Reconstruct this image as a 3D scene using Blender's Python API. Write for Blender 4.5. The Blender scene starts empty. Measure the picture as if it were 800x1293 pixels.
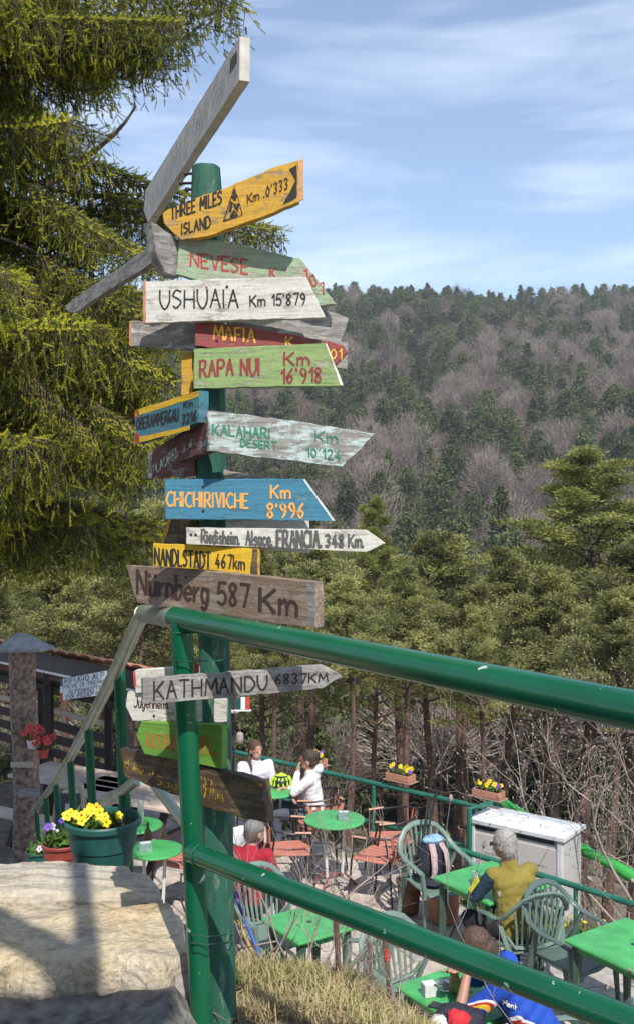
import bpy, bmesh, math, random
import numpy as np
from mathutils import Vector, Matrix, noise as mnoise
from mathutils.bvhtree import BVHTree
R = math.radians
random.seed(7); rng = np.random.default_rng(7)
scene = bpy.context.scene
COL = scene.collection

# ------------------------------------------------------------------ camera, sky, sun, exposure
F, CX, CY, EYE = 1250.0, 400.0, 638.0, 3.9
cam_data = bpy.data.cameras.new("camera"); cam = bpy.data.objects.new("camera", cam_data); COL.objects.link(cam)
cam.location = (0, 0, EYE); cam.rotation_euler = (R(90), 0, 0)
cam_data.sensor_fit = 'VERTICAL'; cam_data.sensor_height = 24.0; cam_data.lens = 24.0*F/1293.0
cam_data.shift_y = -(646.5-CY)/1293.0
cam_data.clip_start = 0.05; cam_data.clip_end = 5000
scene.camera = cam
SUN_TRAVEL = Vector((-0.27, 0.96, 0)).normalized(); SUN_EL = R(50)
world = bpy.data.worlds.new("World"); scene.world = world; world.use_nodes = True
def build_world():
    nt = world.node_tree; N = nt.nodes; L = nt.links; N.clear()
    out = N.new('ShaderNodeOutputWorld'); bg = N.new('ShaderNodeBackground'); bg.inputs[1].default_value = 0.15
    sky = N.new('ShaderNodeTexSky'); sky.sky_type = 'NISHITA'; sky.sun_disc = False
    sky.sun_elevation = SUN_EL
    to_sun = -SUN_TRAVEL
    sky.sun_rotation = math.atan2(to_sun.x, to_sun.y)
    sky.altitude = 800; sky.air_density = 1.0; sky.dust_density = 0.35; sky.ozone_density = 1.6
    tc = N.new('ShaderNodeTexCoord'); mp = N.new('ShaderNodeMapping')
    mp.inputs['Rotation'].default_value = (0, R(30), 0); mp.inputs['Scale'].default_value = (1.6, 1.6, 9)
    no = N.new('ShaderNodeTexNoise'); no.inputs['Scale'].default_value = 1.9; no.inputs['Detail'].default_value = 7; no.inputs['Roughness'].default_value = 0.55
    no.inputs['Distortion'].default_value = 0.25
    L.new(tc.outputs['Generated'], mp.inputs[0]); L.new(mp.outputs[0], no.inputs['Vector'])
    cr = N.new('ShaderNodeValToRGB'); cr.color_ramp.elements[0].position = .44; cr.color_ramp.elements[1].position = .74
    cr.color_ramp.elements[0].color = (.07, .07, .07, 1); cr.color_ramp.elements[1].color = (.55, .55, .55, 1)
    L.new(no.outputs['Fac'], cr.inputs[0])
    mx = N.new('ShaderNodeMix'); mx.data_type = 'RGBA'
    L.new(cr.outputs[0], mx.inputs[0]); L.new(sky.outputs[0], mx.inputs[6]); mx.inputs[7].default_value = (6.6, 7.2, 8.0, 1)
    L.new(mx.outputs[2], bg.inputs[0]); L.new(bg.outputs[0], out.inputs[0])
build_world()
sd = bpy.data.lights.new("sun", 'SUN'); sd.energy = 4.2; sd.angle = R(.4); sd.color = (1, .95, .87)
sun = bpy.data.objects.new("sun", sd); COL.objects.link(sun); sun.location = (4, -10, 20)
ldir = Vector((SUN_TRAVEL.x*math.cos(SUN_EL), SUN_TRAVEL.y*math.cos(SUN_EL), -math.sin(SUN_EL)))
sun.rotation_euler = ldir.to_track_quat('-Z', 'Y').to_euler()
scene.view_settings.view_transform = 'Standard'; scene.view_settings.look = 'None'
scene.view_settings.exposure = 0.42; scene.view_settings.gamma = 1.0

# ------------------------------------------------------------------ helpers
def P(px, py, Y): return Vector(((px-CX)/F*Y, Y, EYE-(py-CY)/F*Y))
def G(px, py, z=0.0): return P(px, py, (EYE-z)*F/(py-CY))
def lerp(a, b, t): return a+(b-a)*t
def tag(o, label=None, cat=None, group=None, kind=None):
    if label: o['label'] = label
    if cat: o['category'] = cat
    if group: o['group'] = group
    if kind: o['kind'] = kind
    return o
def thing(name, label, cat, loc=(0, 0, 0), rz=0.0, group=None, scale=1.0):
    o = bpy.data.objects.new(name, None); COL.objects.link(o); o.empty_display_size = .2
    o.location = loc; o.rotation_euler = (0, 0, rz); o.scale = (scale,)*3
    return tag(o, label, cat, group)
def link(name, me, mat=None, parent=None):
    o = bpy.data.objects.new(name, me); COL.objects.link(o)
    if mat is not None:
        for m in (mat if isinstance(mat, (list, tuple)) else [mat]): me.materials.append(m)
    if parent: o.parent = parent
    return o
def copy_tree(o, parent=None):
    c = o.copy(); COL.objects.link(c); c.parent = parent
    for ch in list(o.children): copy_tree(ch, c)
    return c
class MB:
    def __init__(s, org=(0, 0, 0)): s.v = []; s.f = []; s.mi = []; s.cur = 0; s.o = Vector(org)
    def add(s, vs, fs):
        b = len(s.v); s.v += [Vector(v)-s.o for v in vs]; s.f += [tuple(b+i for i in f) for f in fs]; s.mi += [s.cur]*len(fs)
    def box(s, c, size, M=None, bev=0.0):
        c = Vector(c); hx, hy, hz = size[0]/2, size[1]/2, size[2]/2
        if bev <= 0:
            pts = [Vector((x*hx, y*hy, z*hz)) for z in (-1, 1) for x, y in ((-1, -1), (1, -1), (1, 1), (-1, 1))]
            fs = [(3, 2, 1, 0), (4, 5, 6, 7), (0, 1, 5, 4), (1, 2, 6, 5), (2, 3, 7, 6), (3, 0, 4, 7)]
        else:
            pts = []
            for z, k in ((-hz, bev), (-hz+bev, 0), (hz-bev, 0), (hz, bev)):
                a, b = hx-k, hy-k
                q = bev
                for x, y in ((-a, -b+q), (-a+q, -b), (a-q, -b), (a, -b+q), (a, b-q), (a-q, b), (-a+q, b), (-a, b-q)): pts.append(Vector((x, y, z)))
            fs = [tuple(reversed(range(8))), tuple(range(24, 32))]
            for r in range(3):
                for i in range(8):
                    j = (i+1) % 8; fs.append((r*8+i, r*8+j, r*8+8+j, r*8+8+i))
        if M is not None: pts = [M @ p for p in pts]
        s.add([p+c for p in pts], fs)
    def bar(s, a, b, w, h, up=(0, 0, 1)):
        a = Vector(a); b = Vector(b); d = (b-a); L = d.length; d.normalize(); up = Vector(up)
        x = d.cross(up)
        if x.length < 1e-4: x = d.cross(Vector((1, 0, 0)))
        x.normalize(); u = x.cross(d)
        M = Matrix((x, d, u)).transposed()
        s.box((a+b)/2, (w, L, h), M, bev=min(w, h)*.12)
    def tube(s, pts, r, n=8, cap=True, flat=None):
        pts = [Vector(p) for p in pts]; m = len(pts)
        rr = r if isinstance(r, (list, tuple)) else [r]*m
        vs = []; fs = []; prev = None
        for i in range(m):
            t = (pts[min(i+1, m-1)]-pts[max(i-1, 0)])
            if t.length < 1e-9: t = Vector((0, 0, 1))
            t.normalize()
            if prev is None:
                a = Vector((0, 0, 1)) if abs(t.z) < .95 else Vector((1, 0, 0))
                x = t.cross(a).normalized()
            else:
                x = (prev-t*prev.dot(t))
                if x.length < 1e-6: x = t.orthogonal()
                x.normalize()
            prev = x; y = t.cross(x)
            k = flat if flat else 1.0
            for j in range(n):
                a = 2*math.pi*j/n
                vs.append(pts[i]+x*math.cos(a)*rr[i]+y*math.sin(a)*rr[i]*k)
        for i in range(m-1):
            for j in range(n):
                k2 = (j+1) % n; fs.append((i*n+j, i*n+k2, (i+1)*n+k2, (i+1)*n+j))
        if cap: fs.append(tuple(reversed(range(n)))); fs.append(tuple(range((m-1)*n, m*n)))
        s.add(vs, fs)
    def lathe(s, prof, n=24, c=(0, 0, 0), M=None):
        c = Vector(c); vs = []; fs = []
        for r, z in prof:
            for j in range(n):
                a = 2*math.pi*j/n; p = Vector((r*math.cos(a), r*math.sin(a), z))
                if M is not None: p = M @ p
                vs.append(p+c)
        m = len(prof)
        for i in range(m-1):
            for j in range(n):
                k = (j+1) % n; fs.append((i*n+j, i*n+k, (i+1)*n+k, (i+1)*n+j))
        fs.append(tuple(reversed(range(n)))); fs.append(tuple(range((m-1)*n, m*n)))
        s.add(vs, fs)
    def ball(s, c, r, sc=(1, 1, 1), n=10, M=None):
        c = Vector(c); vs = []; fs = []; m = n//2+1
        for i in range(m+1):
            th = math.pi*i/m
            for j in range(n):
                a = 2*math.pi*j/n
                p = Vector((math.sin(th)*math.cos(a)*sc[0], math.sin(th)*math.sin(a)*sc[1], math.cos(th)*sc[2]))*r
                if M is not None: p = M @ p
                vs.append(p+c)
        for i in range(m):
            for j in range(n):
                k = (j+1) % n; fs.append((i*n+j, (i+1)*n+j, (i+1)*n+k, i*n+k))
        s.add(vs, fs)
    def prism(s, poly, d, bev=.002):
        """front polygon (3D, planar), extruded by vector d away from the viewer, with a small bevel"""
        poly = [Vector(p) for p in poly]; n = len(poly); c = sum(poly, Vector())/n; dn = d.normalized()
        ins = [p+(c-p).normalized()*bev for p in poly]
        vs = ins+[p+dn*bev for p in poly]+[p+d-dn*bev for p in poly]+[p+d for p in ins]
        fs = [tuple(range(n)), tuple(reversed(range(3*n, 4*n)))]
        for r in range(3):
            for i in range(n):
                j = (i+1) % n; fs.append((r*n+i, (r+1)*n+i, (r+1)*n+j, r*n+j))
        s.add(vs, fs)
    def mesh(s, name, smooth=False):
        me = bpy.data.meshes.new(name); me.from_pydata([tuple(v) for v in s.v], [], s.f)
        if any(s.mi): me.polygons.foreach_set('material_index', s.mi)
        bm = bmesh.new(); bm.from_mesh(me); bmesh.ops.recalc_face_normals(bm, faces=bm.faces); bm.to_mesh(me); bm.free()
        if smooth: me.polygons.foreach_set('use_smooth', [True]*len(me.polygons)); 
        me.update(); return me
    def build(s, name, mat, parent=None, smooth=False):
        me = s.mesh(name, smooth)
        o = link(name, me, mat, parent)
        if smooth:
            try: me.set_sharp_from_angle(angle=R(40))
            except Exception: pass
        return o
def np_mesh(name, v, f, mi=None):
    """v (N,3), f (M,k)"""
    me = bpy.data.meshes.new(name); k = f.shape[1]
    me.vertices.add(len(v)); me.vertices.foreach_set('co', v.astype(np.float32).ravel())
    me.loops.add(f.size); me.loops.foreach_set('vertex_index', f.astype(np.int32).ravel())
    me.polygons.add(len(f)); me.polygons.foreach_set('loop_start', np.arange(0, f.size, k, dtype=np.int32))
    if mi is not None: me.polygons.foreach_set('material_index', mi.astype(np.int32))
    me.update(calc_edges=True); return me

# ------------------------------------------------------------------ materials
def newmat(name):
    m = bpy.data.materials.new(name); m.use_nodes = True; nt = m.node_tree
    return m, nt.nodes, nt.links, nt.nodes['Principled BSDF']
def noise_node(N, L, scale, detail=4, vec=None, mscale=None, coord='Object', dist=0.0):
    no = N.new('ShaderNodeTexNoise'); no.inputs['Scale'].default_value = scale; no.inputs['Detail'].default_value = detail
    no.inputs['Distortion'].default_value = dist
    tc = N.new('ShaderNodeTexCoord'); mp = N.new('ShaderNodeMapping')
    if mscale: mp.inputs['Scale'].default_value = mscale
    L.new(tc.outputs[coord], mp.inputs[0]); L.new(mp.outputs[0], no.inputs['Vector'])
    return no
def ramp(N, L, src, stops):
    cr = N.new('ShaderNodeValToRGB'); e = cr.color_ramp.elements
    while len(e) > 1: e.remove(e[-1])
    e[0].position = stops[0][0]; e[0].color = tuple(stops[0][1])+(1,) if len(stops[0][1]) == 3 else stops[0][1]
    for p, c in stops[1:]:
        x = e.new(p); x.color = tuple(c)+(1,) if len(c) == 3 else c
    L.new(src, cr.inputs[0]); return cr
def mixc(N, L, fac, a, b, mode='MIX'):
    m = N.new('ShaderNodeMix'); m.data_type = 'RGBA'; m.blend_type = mode
    for i, x in ((0, fac), (6, a), (7, b)):
        if hasattr(x, 'is_linked') or isinstance(x, bpy.types.NodeSocket): L.new(x, m.inputs[i])
        elif i == 0: m.inputs[0].default_value = x
        else: m.inputs[i].default_value = tuple(x)+(1,)
    return m.outputs[2]
def bump(N, L, h, bs, strength=.4, dist=.01):
    b = N.new('ShaderNodeBump'); b.inputs['Strength'].default_value = strength; b.inputs['Distance'].default_value = dist
    L.new(h, b.inputs['Height']); L.new(b.outputs[0], bs.inputs['Normal'])
def mul(c, k): return tuple(min(1, x*k) for x in c[:3])
def simple(name, c, rough=.6, var=.25, scale=12, bmp=.15, metal=0, coord='Object', detail=5, spec=None, dist=.004, trans=0):
    m, N, L, b = newmat(name)
    no = noise_node(N, L, scale, detail, coord=coord)
    cr = ramp(N, L, no.outputs['Fac'], [(.3, mul(c, 1-var)), (.7, mul(c, 1+var))])
    L.new(cr.outputs[0], b.inputs['Base Color']); b.inputs['Roughness'].default_value = rough; b.inputs['Metallic'].default_value = metal
    if bmp: bump(N, L, no.outputs['Fac'], b, bmp, dist)
    if spec is not None: b.inputs['Specular IOR Level'].default_value = spec
    if trans: b.inputs['Transmission Weight'].default_value = trans
    return m
def boardmat(name, paint, wood=(.30, .26, .22), wear=.4, gloss=.7, crack=1.0, ax='X'):
    """paint on weathered wood: grain runs along local X; wear = share of bare wood"""
    m, N, L, b = newmat(name)
    s1 = (1.2, 22, 22) if ax == 'X' else (22, 22, 1.2)
    s2 = (3.0, 10, 10) if ax == 'X' else (10, 10, 3.0)
    g = noise_node(N, L, 5.0, 8, mscale=s1, dist=.6)
    w = noise_node(N, L, 4.0, 9, mscale=s2, dist=.3)
    w.inputs['Roughness'].default_value = .72
    sm = noise_node(N, L, 90, 3)
    gc = ramp(N, L, g.outputs['Fac'], [(.30, (.55, .55, .55)), (.5, (.95, .95, .95)), (.72, (1.15, 1.15, 1.15))])
    wc = mixc(N, L, 1.0, wood, gc.outputs[0], 'MULTIPLY')
    pc = ramp(N, L, g.outputs['Fac'], [(.25, mul(paint, .72)), (.55, paint), (.8, mul(paint, 1.12))])
    lo = .70-wear*.42
    wm = ramp(N, L, w.outputs['Fac'], [(lo-.03, (0, 0, 0)), (lo+.05, (1, 1, 1))])
    c = mixc(N, L, wm.outputs[0], pc.outputs[0], wc)
    # fine dark cracks along the grain
    ck = noise_node(N, L, 9.0, 3, mscale=(.5, 30, 30) if ax == 'X' else (30, 30, .5))
    cm = ramp(N, L, ck.outputs['Fac'], [(.27, (.25, .22, .2)), (.34, (1, 1, 1))])
    if crack: c = mixc(N, L, .9*crack, c, cm.outputs[0], 'MULTIPLY')
    fs = ramp(N, L, sm.outputs['Fac'], [(.3, (.86, .86, .86)), (.7, (1.06, 1.06, 1.06))])
    c = mixc(N, L, 1.0, c, fs.outputs[0], 'MULTIPLY')
    L.new(c, b.inputs['Base Color']); b.inputs['Roughness'].default_value = gloss
    ad = N.new('ShaderNodeMath'); ad.operation = 'MULTIPLY_ADD'; L.new(g.outputs['Fac'], ad.inputs[0]); ad.inputs[1].default_value = .8; L.new(cm.outputs[0], ad.inputs[2])
    sb = N.new('ShaderNodeMath'); sb.operation = 'SUBTRACT'; L.new(ad.outputs[0], sb.inputs[0]); L.new(wm.outputs[0], sb.inputs[1])
    bump(N, L, sb.outputs[0], b, .45, .003)
    return m
def lettermat(name, c, wear=.3):
    m, N, L, b = newmat(name)
    w = noise_node(N, L, 60, 6); w.inputs['Roughness'].default_value = .7
    lo = .68-wear*.3
    a = ramp(N, L, w.outputs['Fac'], [(lo-.04, (1, 1, 1)), (lo+.05, (0, 0, 0))])
    b.inputs['Base Color'].default_value = tuple(c)+(1,); b.inputs['Roughness'].default_value = .7
    L.new(a.outputs[0], b.inputs['Alpha'])
    return m
def leafmat(name, c1, c2, c3=None, scale=1.2, trans=.25, perobj=.25, rough=.55):
    m, N, L, b = newmat(name)
    no = noise_node(N, L, scale, 3, coord='Object')
    st = [(.32, c1), (.62, c2)]
    if c3: st.append((.78, c3))
    cr = ramp(N, L, no.outputs['Fac'], st)
    oi = N.new('ShaderNodeObjectInfo'); mp = N.new('ShaderNodeMapRange'); mp.inputs[3].default_value = 1-perobj; mp.inputs[4].default_value = 1+perobj
    L.new(oi.outputs['Random'], mp.inputs[0])
    hs = N.new('ShaderNodeHueSaturation'); L.new(mp.outputs[0], hs.inputs['Value']); L.new(cr.outputs[0], hs.inputs['Color'])
    L.new(hs.outputs[0], b.inputs['Base Color']); b.inputs['Roughness'].default_value = rough; b.inputs['Specular IOR Level'].default_value = .25
    if trans:
        out = [n for n in N if n.type == 'OUTPUT_MATERIAL'][0]
        tr = N.new('ShaderNodeBsdfTranslucent'); L.new(hs.outputs[0], tr.inputs[0])
        ms = N.new('ShaderNodeMixShader'); ms.inputs[0].default_value = trans
        L.new(b.outputs[0], ms.inputs[1]); L.new(tr.outputs[0], ms.inputs[2]); L.new(ms.outputs[0], out.inputs[0])
    return m

# ------------------------------------------------------------------ stroke lettering
GL = {'A': (6, ["00 3a 60", "14 54"]), 'B': (6, ["00 0a", "~0a 4a 58 35 05", "~05 45 62 40 00"]), 'C': (6, ["~69 3a 06 03 30 61"]),
 'D': (6, ["00 0a", "~0a 3a 66 63 30 00"]), 'E': (5, ["5a 0a 00 50", "05 45"]), 'F': (5, ["5a 0a 00", "05 45"]), 'G': (6, ["~69 3a 06 03 30 52 64", "64 34"]),
 'H': (6, ["0a 00", "6a 60", "05 65"]), 'I': (1, ["0a 00"]), 'J': (5, ["~5a 53 20 02"]), 'K': (6, ["0a 00", "6a 04", "25 60"]), 'L': (5, ["0a 00 50"]),
 'M': (7, ["00 1a 43 7a 80"]), 'N': (6, ["00 0a 60 6a"]), 'O': (6, ["~3a 06 04 30 64 66 3a"]), 'P': (6, ["00 0a", "~0a 4a 68 45 05"]),
 'R': (6, ["00 0a", "~0a 4a 58 45 05", "25 60"]), 'S': (5, ["~59 2a 07 35 53 20 01"]), 'T': (6, ["0a 6a", "3a 30"]), 'U': (6, ["~0a 04 20 40 64 6a"]),
 'V': (6, ["0a 30 6a"]), '0': (5, ["~2a 06 03 20 43 46 2a"]), '1': (2, ["07 2a 20"]), '2': (5, ["~08 2a 48 34 00", "00 50"]),
 '3': (5, ["~09 2a 48 25", "~25 43 20 01"]), '4': (5, ["3a 03 53", "36 30"]), '5': (5, ["5a 1a 05", "~05 36 53 30 01"]), '6': (5, ["~4a 16 03 20 43 25 03"]),
 '7': (5, ["0a 5a 20"]), '8': (5, ["~25 08 2a 48 25 02 20 42 25"]), '9': (5, ["~46 25 08 2a 48 44 20"]), "'": (1, ["0a 08"]), '.': (1, ["00 01"]), ' ': (3, []),
 '-': (3, ["04 34"]), ':': (1, ["01 02", "05 06"]),
 'a': (4, ["~45 16 03 10 30 43", "46 40"]), 'b': (4, ["0a 00", "~05 36 43 20 00"]), 'c': (4, ["~45 26 03 20 41"]), 'd': (4, ["~45 16 03 10 30 42", "4a 40"]),
 'e': (4, ["~03 43 45 26 04 02 20 41"]), 'g': (4, ["~45 16 03 10 30 43", "~46 41 2m 0n"]), 'h': (4, ["0a 00", "~04 26 44 40"]), 'i': (1, ["06 00", "08 09"]),
 'k': (4, ["0a 00", "46 03", "14 40"]), 'l': (1, ["0a 00"]), 'm': (7, ["06 00", "~04 26 34 30", "~34 56 74 70"]), 'n': (4, ["06 00", "~04 26 44 40"]),
 'o': (4, ["~26 03 20 43 26"]), 'p': (4, ["06 0m", "~05 36 43 20 01"]), 'r': (3, ["06 00", "~03 25 36"]), 's': (4, ["~45 26 04 33 41 20 01"]),
 't': (4, ["1a 10", "06 46"]), 'u': (4, ["~06 02 10 30 43", "46 40"]), 'v': (4, ["06 20 46"]), 'w': (6, ["06 10 35 50 66"]), 'ü': (4, ["~06 02 10 30 43", "46 40", "08 09", "48 49"])}
def dig(ch): return {'a': 10, 'm': -3, 'n': -2}.get(ch, None) if ch in 'amn' else int(ch)
def smooth_path(p, k=5):
    out = []; n = len(p)
    for i in range(n-1):
        p0, p1, p2, p3 = p[max(i-1, 0)], p[i], p[i+1], p[min(i+2, n-1)]
        for j in range(k):
            t = j/k
            out.append(tuple(.5*((2*p1[c])+(-p0[c]+p2[c])*t+(2*p0[c]-5*p1[c]+4*p2[c]-p3[c])*t*t+(-p0[c]+3*p1[c]-3*p2[c]+p3[c])*t**3) for c in (0, 1)))
    out.append(p[-1]); return out
def strokes(text, jit=.22, r=random):
    """list of polylines in (u 0..1, v cap heights)"""
    x = 0; res = []
    for ch in text:
        w, st = GL[ch]
        dy = r.uniform(-jit, jit)
        for s in st:
            sm = s[0] == '~'; s = s.lstrip('~')
            pts = [(dig(a[0])+r.uniform(-jit, jit)*.6, dig(a[1])+dy+r.uniform(-jit, jit)*.6) for a in s.split()]
            if sm: pts = smooth_path(pts); res.append([(x+a, b/10) for a, b in pts])
            else:
                for q0, q1 in zip(pts, pts[1:]):
                    mx_ = ((q0[0]+q1[0])/2+r.uniform(-.12, .12), (q0[1]+q1[1])/2)
                    res.append([(x+a, b/10) for a, b in (q0, mx_, q1)])
        x += w+2.2
    x -= 2.2
    return [[(a/x, b) for a, b in s] for s in res]
def text_px(text, x0, y0, x1, y1, h0, h1=None, slant=0.0, jit=.22):
    h1 = h1 or h0; out = []
    for s in strokes(text, jit):
        out.append([(lerp(x0, x1, u)+slant*v*lerp(h0, h1, u), lerp(y0, y1, u)-v*lerp(h0, h1, u)) for u, v in s])
    return out
def ribbon(mb, pl, w, unproj, k):
    """pl pixel polyline, w pixel width -> flat ribbon"""
    n = len(pl)
    if n < 2: return
    L_ = []; R_ = []
    for i in range(n):
        a = pl[max(i-1, 0)]; b = pl[min(i+1, n-1)]
        dx, dy = b[0]-a[0], b[1]-a[1]; l = math.hypot(dx, dy) or 1
        ww = w/2*random.uniform(.98, 1.28)
        ex = 0
        if i == 0: ex = -w*.3
        if i == n-1: ex = w*.3
        cx, cy = pl[i][0]+dx/l*ex, pl[i][1]+dy/l*ex
        L_.append(unproj(cx-dy/l*ww, cy+dx/l*ww, k)); R_.append(unproj(cx+dy/l*ww, cy-dx/l*ww, k))
    vs = L_+R_; fs = [(i, i+1, n+i+1, n+i) for i in range(n-1)]
    mb.add(vs, fs)
class Plane:
    """vertical plane through pixel columns xl at distance Yl and xr at distance Yr; local X along it"""
    def __init__(s, xl, Yl, xr, Yr):
        a = Vector(((xl-CX)/F*Yl, Yl, 0)); b = Vector(((xr-CX)/F*Yr, Yr, 0))
        s.d = (b-a).normalized(); s.n = Vector((s.d.y, -s.d.x, 0)); s.a = a
        if s.n.y > 0: s.n = -s.n
        s.c = a.dot(s.n)
    def un(s, px, py, off=0.0):
        r = Vector(((px-CX)/F, 1, -(py-CY)/F)); t = (s.c+off)/(r.dot(s.n))
        return Vector((r.x*t, r.y*t, EYE+r.z*t))
def rough_poly(poly, step=9, j=.5, r=random):
    out = []
    n = len(poly)
    for i in range(n):
        a = poly[i]; b = poly[(i+1) % n]; L = math.hypot(b[0]-a[0], b[1]-a[1]); m = max(1, int(L/step))
        for k in range(m):
            t = k/m; out.append((lerp(a[0], b[0], t)+(r.uniform(-j, j) if k else 0), lerp(a[1], b[1], t)+(r.uniform(-j, j) if k else 0)))
    return out

# ------------------------------------------------------------------ ground, valley and hillside
HT = [(0, 0), (40, -15), (90, -24), (150, -17), (200, -6), (250, 8), (350, 42), (450, 79), (550, 111), (600, 114), (760, 95), (1200, 60), (4000, 40)]
def edge_dist(x, y):
    d1 = (x+.67)*.642+(y-11.95)*.766; d2 = (x-1.75)*.868+(y-9.95)*.496
    return max(d1, d2, y-13.9, -6.5-x)-.3
def stair_side(x, y): return (x+.50)*.947+(y-2.9)*.320   # <0: left of the stair railing
def crest(x): return 3.28+.05*math.sin(x*5)-.10*max(0, x)
def height(x, y):
    e = edge_dist(x, y)
    n = mnoise.noise(Vector((x*.5, y*.5, 0)))
    if y < 60 and e <= 0 or y < 6 and e < 3:
        c = crest(x)
        zc = lerp(2.41, 2.31, (x+.26)/.38) if x < .12 else lerp(2.31, 1.75, min(1, (x-.12)/.8))
        zc = min(zc, 2.46)
        up = lerp(2.60-max(0, min(1, x))*.35, zc, min(1, max(0, (y-2.45)/(c-2.45))))+.012*n
        if y > c: up = up-(y-c)*1.5
        z = max(up, -.035)
        ss = stair_side(x, y)
        if y > 2.7 and ss < .05:
            st = 2.48-.40*max(0, y-3.1)
            st = max(st, -.035)
            z = lerp(st, z, min(1, max(0, (ss+.25)/.3)))
        return z
    if e < 28: z = -.06-.52*max(0, e)+.25*mnoise.noise(Vector((x*.18, y*.18, 3)))*min(1, e)
    else: z = -14.6-(e-28)*.10
    if y > 36:
        for i in range(len(HT)-1):
            if HT[i][0] <= y < HT[i+1][0]:
                t = (y-HT[i][0])/(HT[i+1][0]-HT[i][0]); h = lerp(HT[i][1], HT[i+1][1], t); break
        t = min(1, (y-36)/40); z = lerp(z, h, t*t*(3-2*t))
        g = 15*math.exp(-((x-165)/45)**2-((y-610)/90)**2)-max(0, min(18, (x-205)*.25))*(1 if y > 300 else 0)-max(0, min(9, (x-60)*.09))*(1 if y > 350 else 0)
        k = min(1, max(0, (y-120)/150))
        z += k*(6*mnoise.noise(Vector((x/70, y/70, 1)))+2*mnoise.noise(Vector((x/22, y/22, 5))))+g
        if y > 620: z -= 0
    return z
def grid_mesh(xs, ys, fn):
    v = np.array([(x, y, fn(x, y)) for y in ys for x in xs]); nx = len(xs); ny = len(ys)
    i, j = np.meshgrid(np.arange(nx-1), np.arange(ny-1)); a = (j*nx+i).ravel()
    return v, np.stack([a, a+1, a+nx+1, a+nx], 1)
def ground_mat():
    m, N, L, b = newmat('leaf_litter')
    a = noise_node(N, L, .35, 8); c = noise_node(N, L, 9, 6)
    r1 = ramp(N, L, a.outputs['Fac'], [(.3, (.10, .085, .06)), (.5, (.20, .165, .12)), (.68, (.12, .13, .05))])
    r2 = ramp(N, L, c.outputs['Fac'], [(.3, (.55, .55, .55)), (.7, (1.25, 1.25, 1.25))])
    L.new(mixc(N, L, 1, r1.outputs[0], r2.outputs[0], 'MULTIPLY'), b.inputs['Base Color']); b.inputs['Roughness'].default_value = .95
    bump(N, L, c.outputs['Fac'], b, .8, .03); return m
M_ground = ground_mat()
def axis(segs):
    out = [segs[0][0]]
    for a, b, s in segs:
        n = max(1, round((b-a)/s)); out += [a+(b-a)*(i+1)/n for i in range(n)]
    return out
gx = axis([(-2600, -600, 400), (-600, -300, 50), (-300, -60, 12), (-60, -12, 3), (-12, -4, .8), (-4, 3.5, .16), (3.5, 12, .8), (12, 60, 3), (60, 300, 12), (300, 600, 50), (600, 2600, 400)])
gy = axis([(-400, -60, 60), (-60, -6, 6), (-6, 1.5, .6), (1.5, 6, .16), (6, 16, .4), (16, 60, 2), (60, 700, 9), (700, 1300, 60), (1300, 3600, 400)])
v, f = grid_mesh(gx, gy, height)
me = np_mesh('ground', v, f); me.polygons.foreach_set('use_smooth', [True]*len(me.polygons))
tag(link('ground', me, M_ground), kind='structure')

# terrace: mortar bed with separate flagstones
M_mortar = simple('mortar', (.20, .18, .155), .95, .35, 30, .5)
M_flag = simple('flagstone', (.46, .395, .34), .85, .28, 7, .35, coord='Object', dist=.006)
M_flag2 = simple('flagstone_grey', (.37, .34, .31), .85, .3, 9, .35, dist=.006)
mb = MB()
ter = [(-3.4, 5.2), (3.75, 5.2), (2.95, 7.55), (1.70, 9.62), (-.75, 11.62), (-2.7, 13.2), (-3.4, 13.2)]
mb.add([(x, y, -.006) for x, y in ter]+[(x, y, -.30) for x, y in ter], [tuple(range(7))]+[(i, (i+1) % 7, 7+(i+1) % 7, 7+i) for i in range(7)])
terrace = mb.build('terrace_floor', M_mortar); tag(terrace, kind='structure')
def in_ter(x, y):
    return edge_dist(x, y) < -.22 and stair_side(x, y) > .1
def flagstones():
    s = .50; jr = random.Random(3); pt = {}
    def pnt(i, j):
        if (i, j) not in pt:
            pt[(i, j)] = (-3.4+i*s+(j % 2)*s*.5+jr.uniform(-.11, .11), 6.3+j*s*.86+jr.uniform(-.10, .10))
        return pt[(i, j)]
    cnt = 0
    for j in range(0, 16):
        for i in range(0, 15):
            q = [pnt(i, j), pnt(i+1, j), pnt(i+1, j+1), pnt(i, j+1)]
            cx = sum(p[0] for p in q)/4; cy = sum(p[1] for p in q)/4
            if not in_ter(cx, cy) or abs(cx) > .32*cy+.75 or cy < 6.5 or cx > 3.2: continue
            # pull corners in and add mid points for a broken outline
            o = []
            for k in range(4):
                a = q[k]; b = q[(k+1) % 4]
                o.append(a); o.append(((a[0]+b[0])/2, (a[1]+b[1])/2))
            g = .012
            pts = []
            for k, p in enumerate(o):
                d = math.hypot(p[0]-cx, p[1]-cy); kk = 1-(g*(1.6 if k % 2 == 0 else 1))/d
                pts.append((cx+(p[0]-cx)*kk, cy+(p[1]-cy)*kk))
            dz = jr.uniform(-.002, .004)
            m = MB((cx, cy, 0)); n = 8
            vs = [(cx+(x-cx)*.975, cy+(y-cy)*.975, .004+dz) for x, y in pts]+[(x, y, -.001+dz) for x, y in pts]+[(x, y, -.02) for x, y in pts]
            m.add(vs, [tuple(range(8))]+[(r*8+t, (r+1)*8+t, (r+1)*8+(t+1) % 8, r*8+(t+1) % 8) for r in (0, 1) for t in range(8)])
            st = m.build('flagstone', M_flag if jr.random() < .6 else M_flag2, terrace); st.location = (cx, cy, 0); cnt += 1
    return cnt
flagstones()
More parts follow.
